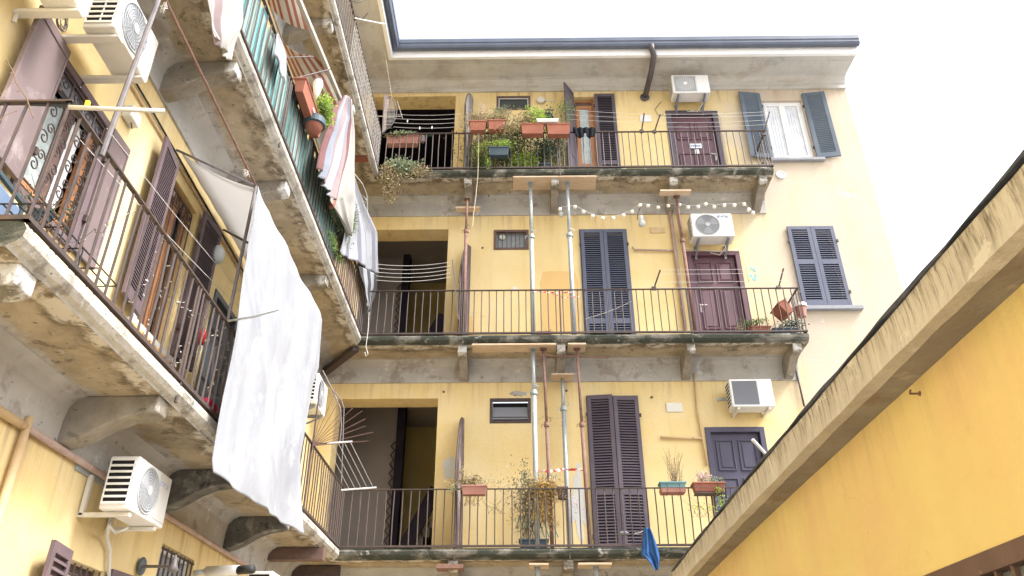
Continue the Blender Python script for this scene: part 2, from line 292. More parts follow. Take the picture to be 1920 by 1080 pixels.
# ---------------------------------------------------------------- helpers
def S(u, v, x=None, y=None, z=None):
    """surveyed point: where the sight line through a photo pixel meets a real plane of the place"""
    d = rt*(u-960) + up*(540-v) + fw*FPX
    t = (x-CAM.x)/d.x if x is not None else (y-CAM.y)/d.y if y is not None else (z-CAM.z)/d.z
    return CAM + d*t
FB = Matrix.Translation((0, YB, 0))                                # local x along, y into, z up
FL = Matrix.Translation((XL, 0, 0)) @ Matrix.Rotation(R(90), 4, 'Z')
FS = Matrix.Translation((XS, 0, 0)) @ Matrix.Rotation(R(-90), 4, 'Z')
ROOTM = {}
class MB:
    def __init__(s, M=None): s.M = M or Matrix(); s.v = []; s.f = []; s.m = []
    def add(s, vs, fs, mi=0):
        b = len(s.v); s.v += [s.M @ Vector(p) for p in vs]; s.f += [tuple(b+i for i in f) for f in fs]; s.m += [mi]*len(fs)
        return s
    def box(s, x0, x1, y0, y1, z0, z1, mi=0):
        v = [(x, y, z) for z in (z0, z1) for y in (y0, y1) for x in (x0, x1)]
        return s.add(v, [(0, 2, 3, 1), (4, 5, 7, 6), (0, 1, 5, 4), (2, 6, 7, 3), (0, 4, 6, 2), (1, 3, 7, 5)], mi)
    def hexa(s, pts, mi=0):
        return s.add(pts, [(0, 2, 3, 1), (4, 5, 7, 6), (0, 1, 5, 4), (2, 6, 7, 3), (0, 4, 6, 2), (1, 3, 7, 5)], mi)
    def beam(s, p, q, w, h, upv=(0, 0, 1), mi=0):
        p = Vector(p); q = Vector(q); d = (q-p).normalized(); a = d.cross(Vector(upv))
        if a.length < 1e-4: a = d.cross(Vector((0, 1, 0)))
        a.normalize(); b = a.cross(d).normalized(); a *= w/2; b *= h/2
        return s.hexa([p-a-b, p+a-b, q-a-b, q+a-b, p-a+b, p+a+b, q-a+b, q+a+b], mi)
    def tube(s, pts, r, n=6, mi=0, r2=None):
        pts = [Vector(p) for p in pts]; k = len(pts); vs = []; fs = []
        a = None
        for i, p in enumerate(pts):
            d = (pts[min(i+1, k-1)]-pts[max(i-1, 0)]); d = d.normalized() if d.length > 1e-7 else Vector((0, 0, 1))
            if a is None: a = d.orthogonal().normalized()
            else:
                a = a - d*a.dot(d); a = a.normalized() if a.length > 1e-6 else d.orthogonal().normalized()
            b = d.cross(a); rr = r if r2 is None else r+(r2-r)*i/(k-1)
            vs += [p + (a*math.cos(t)+b*math.sin(t))*rr for t in [2*math.pi*j/n for j in range(n)]]
        for i in range(k-1):
            for j in range(n): fs.append((i*n+j, i*n+(j+1) % n, (i+1)*n+(j+1) % n, (i+1)*n+j))
        fs.append(tuple(range(n-1, -1, -1))); fs.append(tuple((k-1)*n+j for j in range(n)))
        return s.add(vs, fs, mi)
    def prism(s, poly, f0, f1, mi=0):
        """poly: 2d pts; f0,f1: functions (a,b)->3d point for both ends"""
        n = len(poly); vs = [f0(*p) for p in poly] + [f1(*p) for p in poly]
        fs = [tuple(range(n-1, -1, -1)), tuple(range(n, 2*n))] + [(i, (i+1) % n, n+(i+1) % n, n+i) for i in range(n)]
        return s.add(vs, fs, mi)
    def sphere(s, c, r, nu=12, nv=8, mi=0, sc=(1, 1, 1)):
        c = Vector(c); vs = [c+Vector((0, 0, r*sc[2]))]
        for i in range(1, nv):
            for j in range(nu):
                t = math.pi*i/nv; p = 2*math.pi*j/nu
                vs.append(c+Vector((r*sc[0]*math.sin(t)*math.cos(p), r*sc[1]*math.sin(t)*math.sin(p), r*sc[2]*math.cos(t))))
        vs.append(c-Vector((0, 0, r*sc[2]))); L = len(vs)-1
        fs = [(0, 1+j, 1+(j+1) % nu) for j in range(nu)]
        for i in range(nv-2):
            for j in range(nu): fs.append((1+i*nu+j, 1+(i+1)*nu+j, 1+(i+1)*nu+(j+1) % nu, 1+i*nu+(j+1) % nu))
        fs += [(L, 1+(nv-2)*nu+(j+1) % nu, 1+(nv-2)*nu+j) for j in range(nu)]
        return s.add(vs, fs, mi)
    def ring(s, c, r, t, nrm='Y', n=28, m=5, mi=0, sx=1, sz=1):
        """torus about local axis Y"""
        c = Vector(c); vs = []; fs = []
        for i in range(n):
            a = 2*math.pi*i/n; d = Vector((math.cos(a)*sx, 0, math.sin(a)*sz)); p = c+d*r
            for j in range(m):
                b = 2*math.pi*j/m; vs.append(p + d*(t*math.cos(b)) + Vector((0, t*math.sin(b), 0)))
        for i in range(n):
            for j in range(m): fs.append((i*m+j, i*m+(j+1) % m, ((i+1) % n)*m+(j+1) % m, ((i+1) % n)*m+j))
        return s.add(vs, fs, mi)
    def disc(s, c, r, n=28, mi=0, th=.004):
        """disc facing -Y with a little thickness"""
        c = Vector(c); vs = [c+Vector((r*math.cos(2*math.pi*i/n), 0, r*math.sin(2*math.pi*i/n))) for i in range(n)]
        vs += [p+Vector((0, th, 0)) for p in vs]
        return s.add(vs, [tuple(range(n)), tuple(range(2*n-1, n-1, -1))]+[(i, n+i, n+(i+1) % n, (i+1) % n) for i in range(n)], mi)
    def lathe(s, prof, c, n=16, mi=0):
        c = Vector(c); vs = []; fs = []; k = len(prof)
        for r, z in prof: vs += [c+Vector((r*math.cos(2*math.pi*j/n), r*math.sin(2*math.pi*j/n), z)) for j in range(n)]
        for i in range(k-1):
            for j in range(n): fs.append((i*n+j, i*n+(j+1) % n, (i+1)*n+(j+1) % n, (i+1)*n+j))
        fs.append(tuple(range(n-1, -1, -1))); fs.append(tuple((k-1)*n+j for j in range(n)))
        return s.add(vs, fs, mi)
    def grid(s, fn, nu, nv, mfn=None):
        b = len(s.v)
        for j in range(nv+1):
            for i in range(nu+1): s.v.append(s.M @ Vector(fn(i/nu, j/nv)))
        for j in range(nv):
            for i in range(nu):
                s.f.append((b+j*(nu+1)+i, b+j*(nu+1)+i+1, b+(j+1)*(nu+1)+i+1, b+(j+1)*(nu+1)+i)); s.m.append(mfn((i+.5)/nu, (j+.5)/nv) if mfn else 0)
        return s
    def leaf(s, c, size, mi=0, asp=.5):
        d = Vector((rnd.gauss(0, 1), rnd.gauss(0, 1), rnd.gauss(0, 1))).normalized(); a = d.orthogonal().normalized()
        a = (Matrix.Rotation(rnd.uniform(0, 6.28), 3, d) @ a)*size*asp/2; d = d*size/2; c = Vector(c); n = d.cross(a).normalized()*size*.12
        return s.add([c-d, c+a+n, c+d, c-a+n], [(0, 1, 2, 3)], mi)
    def build(s, name, mats, parent=None, smooth=False, bevel=0, solid=0, root=None):
        me = bpy.data.meshes.new(name)
        key = root or parent
        inv = ROOTM.get(key.name, Matrix()).inverted() if key else Matrix()
        me.from_pydata([inv @ p for p in s.v], [], s.f); 
        if isinstance(mats, str): mats = [mats]
        for m in mats: me.materials.append(MATS[m])
        me.polygons.foreach_set('material_index', s.m)
        if smooth: me.polygons.foreach_set('use_smooth', [True]*len(me.polygons))
        me.update()
        o = bpy.data.objects.new(name, me); COL.objects.link(o)
        if parent: o.parent = parent; ROOTM[o.name] = ROOTM.get(key.name, Matrix())
        if bevel:
            b = o.modifiers.new('bevel', 'BEVEL'); b.width = bevel; b.segments = 2; b.limit_method = 'ANGLE'; b.angle_limit = R(40)
        if solid:
            b = o.modifiers.new('solid', 'SOLIDIFY'); b.thickness = solid; b.offset = 0
        return o
def tag(o, label=None, cat=None, group=None, kind=None):
    for k, val in (('label', label), ('category', cat), ('group', group), ('kind', kind)):
        if val: o[k] = val
    return o
def thing(name, label, cat, loc=(0, 0, 0), rz=0, group=None):
    o = bpy.data.objects.new(name, None); COL.objects.link(o); o.empty_display_size = .2
    o.location = loc; o.rotation_euler = (0, 0, rz)
    ROOTM[o.name] = Matrix.Translation(Vector(loc)) @ Matrix.Rotation(rz, 4, 'Z')
    return tag(o, label, cat, group)
def copy_tree(o, parent=None):
    c = o.copy(); COL.objects.link(c)
    if parent: c.parent = parent
    for ch in list(o.children): copy_tree(ch, c)
    return c
def single(mb, name, mats, label, cat, group=None, **k):
    """a thing that is one mesh; its origin is moved to its base"""
    xs = [p.x for p in mb.v]; ys = [p.y for p in mb.v]; zs = [p.z for p in mb.v]
    c = Vector(((min(xs)+max(xs))/2, (min(ys)+max(ys))/2, min(zs))); mb.v = [p-c for p in mb.v]
    o = mb.build(name, mats, **k); o.location = c
    return tag(o, label, cat, group)
def sag(p, q, n=10, d=.05):
    p = Vector(p); q = Vector(q)
    return [p.lerp(q, i/n)-Vector((0, 0, d*4*(i/n)*(1-i/n))) for i in range(n+1)]

# ---------------------------------------------------------------- ground (below the frame, it lights the galleries from beneath)
g = MB().box(-60, 60, -60, 60, -.3, 0).build('ground', 'paver'); tag(g, kind='structure')

# ---------------------------------------------------------------- apartment building
ZT = (4.10, 7.67, 11.28)             # gallery floors
bld = thing('apartment_building', 'L-shaped yellow plaster apartment house with three tiers of access galleries', 'building')

def wall_mesh(F, X0, X1, Z0, Z1, holes):
    mb = MB(F)
    xs = sorted({X0, X1} | {h[0] for h in holes} | {h[1] for h in holes}); zs = sorted({Z0, Z1} | {h[2] for h in holes} | {h[3] for h in holes})
    for i in range(len(xs)-1):
        for j in range(len(zs)-1):
            cx, cz = (xs[i]+xs[i+1])/2, (zs[j]+zs[j+1])/2
            if any(h[0] < cx < h[1] and h[2] < cz < h[3] for h in holes): continue
            mb.add([(xs[i], 0, zs[j]), (xs[i+1], 0, zs[j]), (xs[i+1], 0, zs[j+1]), (xs[i], 0, zs[j+1])], [(0, 1, 2, 3)])
    for x0, x1, z0, z1, d in holes:
        mb.add([(x0, 0, z0), (x1, 0, z0), (x1, 0, z1), (x0, 0, z1), (x0, d, z0), (x1, d, z0), (x1, d, z1), (x0, d, z1)],
               [(0, 4, 5, 1), (1, 5, 6, 2), (2, 6, 7, 3), (3, 7, 4, 0)])
    return mb
BH = [(-3.2, -1.41, 4.06, 6.82, .42), (-3.2, -1.36, 7.63, 10.41, .42), (-3.2, -1.33, 11.24, 13.96, .42),
      (-.50, .22, 6.35, 6.81, .16), (-.46, .23, 9.91, 10.38, .16), (-.43, .32, 13.53, 13.94, .12),
      (1.21, 2.08, 4.08, 6.82, .2), (1.26, 2.14, 7.65, 10.34, .2), (1.26, 1.72, 11.26, 13.90, .22),
      (3.22, 4.20, 4.08, 6.22, .14), (3.31, 4.30, 7.65, 9.80, .14), (3.27, 4.35, 11.26, 13.43, .14),
      (5.36, 6.20, 8.60, 10.34, .2), (5.36, 6.26, 12.10, 13.74, .22)]
wb = wall_mesh(FB, XL, 7.285, 0, 14.40, BH)
wb.add([(7.285, 0, 0), (7.285, 9, 0), (7.285, 9, 14.4), (7.285, 0, 14.4)], [(0, 1, 2, 3)])
wb.build('wall', 'yellow_plaster', bld)
LH = [(4.38, 5.16, 4.96, 6.18, .16), (6.32, 7.08, 4.92, 6.63, .20), (7.95, 8.72, 4.06, 6.14, .12),
      (6.25, 6.95, 1.6, 2.84, .18), (7.96, 8.83, 2.1, 3.29, .18), (6.4, 7.2, 8.6, 10.2, .18), (9.0, 9.8, 7.66, 10.1, .18)]
wl = wall_mesh(FL, -4, 13, 0, 14.40, LH)
wl.build('wall', 'yellow_plaster', bld)

def corner_pt(o, z, end):
    """end: 'R' right end of rear wing, 'C' inner corner, or a number = y of left wing end"""
    return None
def sweepL(mb, prof, xr, yl, mi=0, mfn=None):
    n = len(prof); rows = [[(xr, YB-o, z) for o, z in prof], [(XL+o, YB-o, z) for o, z in prof], [(XL+o, yl, z) for o, z in prof]]
    vs = sum(rows, []); fs = []; b = len(mb.v)
    mb.v += [mb.M @ Vector(p) for p in vs]
    for k in range(2):
        for i in range(n):
            mb.f.append((b+k*n+i, b+k*n+(i+1) % n, b+(k+1)*n+(i+1) % n, b+(k+1)*n+i)); mb.m.append(mfn(i, k) if mfn else mi)
    mb.f.append(tuple(b+i for i in range(n-1, -1, -1))); mb.m.append(mi)
    mb.f.append(tuple(b+2*n+i for i in range(n))); mb.m.append(mi)
    return mb
cp = [(0, 14.05), (.05, 14.05), (.05, 14.12), (.032, 14.13), (.032, 14.19), (.05, 14.20), (.07, 14.26), (.12, 14.315), (.17, 14.325), (.17, 14.335), (.60, 14.315), (.60, 14.325), (.80, 14.30), (.80, 14.44), (0, 14.44)]
corn = sweepL(MB(), cp, 7.30, -4).build('cornice', 'cornice_stone', bld)
sweepL(MB(), [(.802, 14.245), (.885, 14.235), (.885, 14.46), (.802, 14.46)], 7.305, -4).build('fascia_board', 'white_fascia', corn, root=bld)
gp = [(.888, 14.42), (.95, 14.375), (1.01, 14.39), (1.03, 14.44), (1.03, 14.50), (1.045, 14.51), (1.045, 14.60), (1.03, 14.625), (1.005, 14.61), (1.0, 14.46), (.91, 14.45), (.90, 14.61), (.888, 14.61)]
gut = sweepL(MB(), gp, 7.31, -4).build('gutter', 'gutter_metal', bld)
rf = MB().add([(7.3, 12.15, 14.45), (XL, 12.15, 14.45), (XL, 18, 16.9), (7.3, 18, 16.9)], [(0, 1, 2, 3)])
rf.add([(XL+.85, -4, 14.45), (XL+.85, 12.15, 14.45), (-9, 12.15, 16.9), (-9, -4, 16.9)], [(0, 1, 2, 3)]).build('roof', 'roof_tile', bld, solid=.1)
dp = MB().tube([S(1221, 84, y=12.0), S(1222, 92, y=12.02), S(1226, 104, y=12.1), S(1221, 135, y=12.45), S(1212, 172, y=12.85), S(1209, 182, y=12.99)], .062, 14)
dpo = dp.build('downpipe', 'downpipe_brown', bld, smooth=True)
c = S(1209, 182, y=12.97)
dd = MB(Matrix.Translation(c)); dd.lathe([(.10, -.012), (.105, 0), (.095, .012), (.06, .02)], (0, 0, 0), 20)
o = dd
for i, p in enumerate(o.v):
    q = p-c; o.v[i] = c+Vector((q.x, -q.z, q.y))
o.build('pipe_collar', 'downpipe_brown', dpo, root=bld)

def corbel(F, a, zt, parent, w=.17, mat='corbel_concrete', L=.73, h=.40):
    z = zt-.168
    poly = [(0, z), (L, z), (L, z-.125), (L-.06, z-.15), (L*.7, z-.17), (L*.5, z-.23), (L*.33, z-.31), (L*.18, z-.36), (.03, z-h+.02), (0, z-h+.02)]
    mb = MB(F); mb.prism(poly, lambda o, zz: (a-w/2, -o, zz), lambda o, zz: (a+w/2, -o, zz))
    return mb.build('corbel', mat, parent, bevel=.012, root=bld)
slabs = []
for lv, zt in enumerate(ZT):
    ys = (3.57, 1.0, 1.0)[lv]
    sp = [(0, zt), (.76, zt), (.80, zt-.015), (.822, zt-.05), (.815, zt-.10), (.785, zt-.135), (.75, zt-.15), (.74, zt-.168), (0, zt-.168)]
    mb = MB(); n = len(sp)
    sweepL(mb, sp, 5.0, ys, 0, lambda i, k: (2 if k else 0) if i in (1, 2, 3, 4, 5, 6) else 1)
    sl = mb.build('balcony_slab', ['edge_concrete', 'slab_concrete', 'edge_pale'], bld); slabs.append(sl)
    zb = zt-.170
    bp = [(0, zb-.39), (.028, zb-.39), (.032, zb-.20), (.05, zb-.10), (.10, zb-.035), (.17, zb), (0, zb)]
    sweepL(MB(), bp, 5.0, ys+.02).build('plaster_band', 'band_concrete', sl, root=bld, smooth=False)
    for x in ((-1.0, .73, 2.98, 4.80), (-.96, .745, 2.975, 4.80), (-.95, .75, 3.06, 4.80))[lv]:
        corbel(FB, x, zt, sl, w=.15)
    for y in ((3.83, 5.80, 7.72, 9.62), (3.7, 5.78, 7.72, 9.95), (6.5, 8.4, 10.26))[lv]:
        corbel(FL, y, zt, sl, mat='dark_corbel' if lv == 0 and y > 7 else 'corbel_concrete', w=.19)
# stone slabs replaced by rusty steel joists near the inner corner
MB().box(XL, XL+.80, 11.25, 11.42, 3.76, 3.925).build('steel_joist', 'window_brown', slabs[0], root=bld)
MB().box(XL, XL+.75, 12.55, 12.72, 3.70, 3.92).build('steel_joist', 'iron', slabs[0], root=bld)
mb = MB(); mb.beam((-3.45, 12.9, 7.30), (-2.80, 12.28, 7.46), .12, .10); mb.build('steel_joist', 'iron', slabs[1], root=bld)
mb = MB(); mb.box(-3.3, -2.80, 11.55, 11.70, 11.07, 11.108); mb.build('brick_patch', 'brick', slabs[2], root=bld)

def railing(zt, path, top, bot=.012, sp=.131, posts=()):
    path = [Vector(p) for p in path]
    bal = MB(); hr = MB(); br = MB()
    L = []
    for a, b in zip(path[:-1], path[1:]):
        n = max(1, round((b-a).length/sp)); d = (b-a)/n
        for i in range(n):
            p = a+d*i; j = Vector((rnd.gauss(0, .004), rnd.gauss(0, .004), 0))
            bal.tube([p+Vector((0, 0, zt+bot)), p+j+Vector((0, 0, (zt+top)/2)), p+Vector((0, 0, top-.008))], .0100, 5)
        e = (b-a).normalized()*.02
        hr.beam(a-e+Vector((0, 0, top)), b+e+Vector((0, 0, top)), .036, .014)
        br.beam(a-e+Vector((0, 0, zt+.022)), b+e+Vector((0, 0, zt+.022)), .038, .030)
    o = bal.build('railing', 'iron', bld)
    hr.build('handrail', 'iron', o, root=bld); br.build('bottom_rail', 'iron', o, root=bld)
    for p in posts:
        MB().tube([Vector((p[0], p[1], zt-.17)), Vector((p[0], p[1], top))], .014, 8).build('post', 'iron', o, root=bld)
    return o
xb, yb = XL+.80, YB-.80
railing(ZT[0], [(XL+.02, 3.58, 0), (xb, 3.58, 0), (xb, yb, 0), (4.98, yb, 0), (4.98, YB-.02, 0)], 4.985,
        posts=[(xb, 5.85), (xb, 9.98), (-.98, yb-.0), (.75, yb), (2.98, yb)])
railing(ZT[1], [(xb, 1.0, 0), (xb, yb, 0), (4.98, yb, 0), (4.98, YB-.02, 0)], 8.545, posts=[(xb, 7.0), (xb, 9.9), (-.95, yb), (.75, yb), (3.0, yb)])
railing(ZT[2], [(xb, 1.0, 0), (xb, yb, 0), (5.0, yb, 0), (5.0, YB-.02, 0)], 12.19, posts=[(xb, 10.3), (-.95, yb), (.85, yb), (3.08, yb)])
# gutter-like pipe hanging off the slab edge of the left wing ends

# stair halls behind the three big openings
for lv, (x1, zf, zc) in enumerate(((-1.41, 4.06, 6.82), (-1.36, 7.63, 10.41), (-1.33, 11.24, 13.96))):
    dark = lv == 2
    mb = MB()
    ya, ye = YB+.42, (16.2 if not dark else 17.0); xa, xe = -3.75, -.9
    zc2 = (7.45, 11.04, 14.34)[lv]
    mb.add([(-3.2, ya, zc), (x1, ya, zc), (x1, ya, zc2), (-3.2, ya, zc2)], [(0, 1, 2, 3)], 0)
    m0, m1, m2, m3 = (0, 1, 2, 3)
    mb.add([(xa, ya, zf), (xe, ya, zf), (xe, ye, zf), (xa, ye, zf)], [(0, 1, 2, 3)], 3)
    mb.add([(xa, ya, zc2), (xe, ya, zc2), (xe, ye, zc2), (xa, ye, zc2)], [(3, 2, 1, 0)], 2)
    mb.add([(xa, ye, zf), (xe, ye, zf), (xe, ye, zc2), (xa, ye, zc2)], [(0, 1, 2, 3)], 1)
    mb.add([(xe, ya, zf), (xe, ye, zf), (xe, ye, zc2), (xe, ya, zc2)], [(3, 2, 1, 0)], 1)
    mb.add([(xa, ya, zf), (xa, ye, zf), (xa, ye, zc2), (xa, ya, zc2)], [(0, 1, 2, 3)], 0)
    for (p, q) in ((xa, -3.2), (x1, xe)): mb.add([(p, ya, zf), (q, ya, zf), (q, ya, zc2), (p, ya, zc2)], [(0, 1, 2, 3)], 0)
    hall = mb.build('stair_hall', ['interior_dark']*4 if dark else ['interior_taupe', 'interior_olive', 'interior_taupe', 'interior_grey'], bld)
    if not dark:
        px = S(745, 765, y=14.9).x if lv == 0 else S(756, 470, y=14.9).x
        MB().box(xa+.01, px+.0, 15.0, 15.1, zf+.01, zc2-.01).build('partition', 'interior_taupe', hall, root=bld)
        mb = MB(); mb.box(px+.02, px+.17, 14.9, 15.15, zf+.01, zc2-.01)
        mb.build('lift_shaft_post', 'interior_dark', hall, root=bld)
        mb = MB()
        mb.tube([(px-.03+.035*(-1)**k, 14.90, zf+.1+k*.09) for k in range(29)], .016, 5)
        mb.build('ornament', 'iron', hall, root=bld)
        mb = MB()
        for k in range(9): mb.box(-2.15+k*.11, -2.04+k*.11, 14.3, 15.6, zf+.02+k*.16, zf+.06+k*.16+.12)
        mb.build('stair_flight', 'interior_grey', hall, root=bld)
        mb = MB(); q0 = Vector((-2.0, 15.7, zf+.02)); 
        for k in range(8): mb.tube([(-2.05+k*.13, 15.8, zf+.05), (-2.05+k*.13, 15.8, zf+1.25)], .012, 5)
        mb.beam((-2.1, 15.8, zf+1.25), (-1.1, 15.8, zf+1.25), .03, .02)
        MB().beam((-2.2, 14.25, zf+.1), (-1.5, 14.25, zf+1.5), .05, .24).build('stair_string', 'interior_dark', hall, root=bld)
        mb.build('stair_railing', 'iron', hall, root=bld)
        mb = MB(); mb.lathe([(.001, -.12), (.08, -.10), (.10, -.04), (.10, 0)], (px+.22, 14.0, zc2-.01), 14); mb.build('ceiling_light', 'interior_taupe', hall, root=bld)

# ---- joinery builders (frame-local: x along wall, -y towards the court)
def shutter_leaf(F, x0, x1, z0, z1, mat, parent, y=-.035, th=.034, rails=(), ang=0, hinge='L', pitch=.047, slats=True, stile=.07, backed=False):
    hx = x0 if hinge == 'L' else x1
    T = F @ Matrix.Translation((hx, y, 0)) @ Matrix.Rotation(R(ang), 4, 'Z')
    a, b = x0-hx, x1-hx
    mb = MB(T); mb.box(a, a+stile, -th/2, th/2, z0, z1); mb.box(b-stile, b, -th/2, th/2, z0, z1)
    zz = [z0]+[r for r in rails]+[z1]; 
    segs = []; lo = z0+.12; mb.box(a+stile, b-stile, -th/2, th/2, z0, lo)
    for r in rails: segs.append((lo, r-.05)); mb.box(a+stile, b-stile, -th/2, th/2, r-.05, r+.05); lo = r+.05
    segs.append((lo, z1-.08)); mb.box(a+stile, b-stile, -th/2, th/2, z1-.08, z1)
    o = mb.build('shutter_leaf', mat, parent, bevel=.003, root=bld)
    sb = MB(T)
    for s0, s1 in segs:
        if not slats: sb.box(a+stile, b-stile, -.008, .008, s0, s1); continue
        n = int((s1-s0)/pitch)
        for k in range(n):
            zc = s0+(k+.5)*(s1-s0)/n
            sb.add([(a+stile, -.017, zc-.025), (b-stile, -.017, zc-.025), (b-stile, .014, zc+.006), (a+stile, .014, zc+.006),
                    (a+stile, -.017, zc-.014), (b-stile, -.017, zc-.014), (b-stile, .014, zc+.017), (a+stile, .014, zc+.017)],
                   [(0, 3, 2, 1), (4, 5, 6, 7), (0, 1, 5, 4), (1, 2, 6, 5), (2, 3, 7, 6), (3, 0, 4, 7)])
    sb.build('slats' if slats else 'panel', mat, o, root=bld)
    if backed:
        for s0, s1 in segs: MB(T).box(a+stile, b-stile, *((.0145, .0165) if backed == 1 else (-.0195, -.0175)), s0, s1).build('backing', 'dark_void' if mat == 'shutter_purple' else mat, o, root=bld)
    for zz in (z0+.3, z1-.35):
        hb = MB(T); hb.box(-.03 if hinge == 'L' else 0, 0 if hinge == 'L' else .03, -.03, 0, zz-.03, zz+.03); hb.build('hinge', 'iron', o, root=bld)
    return o
def frame_ring(F, x0, x1, z0, z1, w, y0, y1, bottom=True):
    mb = MB(F); mb.box(x0, x0+w, y0, y1, z0, z1); mb.box(x1-w, x1, y0, y1, z0, z1); mb.box(x0+w, x1-w, y0, y1, z1-w, z1)
    if bottom: mb.box(x0+w, x1-w, y0, y1, z0, z0+w)
    return mb
def back_panel(F, x0, x1, z0, z1, d, mat='dark_void', par=None, name='dark_room'):
    return MB(F).box(x0-.01, x1+.01, d-.01, d+.02, z0-.01, z1+.01).build(name, mat, par, root=bld)
def panel_door(F, x0, x1, z0, z1, mat, fmat, label, rows, handle='R', notice=False, jamb=.09):
    fr = frame_ring(F, x0-.02, x1+.02, z0, z1+.03, jamb, -.025, .05, False).build('door_frame', fmat, bld, bevel=.006)
    lf = MB(F); a, b = x0+jamb-.01, x1-jamb+.01; zt = z1-jamb+.035
    lf.box(a, b, .055, .10, z0+.01, zt)
    leaf = lf.build('door', mat, bld); tag(leaf, label)
    mid = (a+b)/2; mo = MB(F)
    for (c0, c1) in ((a+.07, mid-.04), (mid+.04, b-.07)):
        for (r0_, r1_) in rows:
            p0, p1 = z0+(zt-z0)*r0_, z0+(zt-z0)*r1_
            for (u0_, u1_, v0_, v1_) in ((c0, c0+.022, p0, p1), (c1-.022, c1, p0, p1), (c0+.022, c1-.022, p0, p0+.022), (c0+.022, c1-.022, p1-.022, p1)):
                mo.box(u0_, u1_, .034, .057, v0_, v1_)
            mo.box(c0+.06, c1-.06, .042, .057, p0+.06, p1-.06)
    mo.build('panel_moulding', mat, leaf, bevel=.005, root=bld)
    back_panel(F, x0, x1, z0, z1, .14, par=leaf)
    hx = b-.05 if handle == 'R' else a+.06
    h = MB(F); hz = z0+.98; h.tube([(hx, .05, hz), (hx, .0, hz), (hx+(-.11 if handle == 'R' else .11), -.005, hz)], .011, 8); h.box(hx-.02, hx+.02, .045, .056, hz-.13, hz+.05)
    h.build('handle', 'wire_steel', leaf, root=bld)
    if notice:
        n = MB(F); n.box(mid-.12, mid+.12, .026, .030, z0+(zt-z0)*.56, z0+(zt-z0)*.62); n.build('name_notice', 'paper', leaf, root=bld)
        n = MB(F); n.box(mid-.04, mid+.05, .026, .030, z0+(zt-z0)*.49, z0+(zt-z0)*.545); n.build('paper_note', 'paper', leaf, root=bld)
        n = MB(F)
        for k in range(6): n.box(mid-.10+k*.033, mid-.10+k*.033+.022, .024, .0262, z0+(zt-z0)*.58, z0+(zt-z0)*.60)
        n.build('writing', 'logo_blue', leaf, root=bld)
    return leaf
# --- rear wing joinery
ROWS3 = ((.06, .19), (.24, .66), (.72, .94))
panel_door(FB, 3.22, 4.20, 4.10, 6.22, 'door_blue', 'door_blue', 'dark blue panelled front door on the lowest gallery', ((.06, .30), (.36, .62), (.68, .94)))
panel_door(FB, 3.31, 4.30, 7.67, 9.80, 'door_wine', 'door_wine', 'wine coloured panelled front door on the middle gallery', ROWS3, handle='L')
panel_door(FB, 3.27, 4.35, 11.28, 13.43, 'door_wine', 'shutter_purple', 'plum front door with a notice on the top gallery', ((.05, .50), (.68, .92)), notice=True, jamb=.11)

def small_window(F, x0, x1, z0, z1, kind, d):
    fr = frame_ring(F, x0, x1, z0, z1, .05, -.012, .05).build('window', 'window_brown' if kind != 'louvre' else 'iron', bld, bevel=.004)
    if kind == 'bars':
        MB(F).box(x0+.05, x1-.05, .06, .07, z0+.05, z1-.05).build('pane', 'frosted', fr, root=bld)
        mb = MB(F); n = 7
        for k in range(n): xx = x0+.09+(x1-x0-.18)*k/(n-1); mb.tube([(xx, -.004, z0+.05), (xx, -.004, z1-.05)], .007, 5)
        mb.box(x0+.05, x1-.05, .0, .01, z1-.10, z1-.085); mb.build('bars', 'iron', fr, root=bld)
        mb = MB(F); mb.ring((x0+.17, .03, z1-.15), .045, .016, n=18); mb.disc((x0+.17, .035, z1-.15), .04); mb.build('extractor_fan', 'cream_plastic', fr, root=bld)
    elif kind == 'louvre':
        MB(F).box(x0+.05, x1-.05, .10, .11, z0+.05, z1-.05).build('pane', 'dark_void', fr, root=bld)
        mb = MB(F)
        for zz, hh in ((z0+.12, .20),): mb.add([(x0+.05, .0, zz), (x1-.05, .0, zz), (x1-.05, .07, zz+hh), (x0+.05, .07, zz+hh), (x0+.05, .01, zz-.006), (x1-.05, .01, zz-.006), (x1-.05, .08, zz+hh-.006), (x0+.05, .08, zz+hh-.006)], [(0, 1, 2, 3), (4, 7, 6, 5), (0, 4, 5, 1), (3, 2, 6, 7), (0, 3, 7, 4), (1, 5, 6, 2)])
        mb.box(x0+.05, x1-.05, .0, .03, z0+.075, z0+.10); mb.build('glass_louvre', 'grille_grey', fr, root=bld)
    else:
        MB(F).box(x0+.05, x1-.05, .045, .055, z0+.05, z1-.05).build('pane', 'glass', fr, root=bld)
        frame_ring(F, x0+.045, x1-.045, z0+.045, z1-.045, .022, .01, .03).build('white_bead', 'white_paint', fr, root=bld)
    return fr
small_window(FB, -.50, .22, 6.35, 6.81, 'louvre', .16)
small_window(FB, -.46, .23, 9.91, 10.38, 'bars', .16)
small_window(FB, -.43, .32, 13.53, 13.94, 'plain', .12)
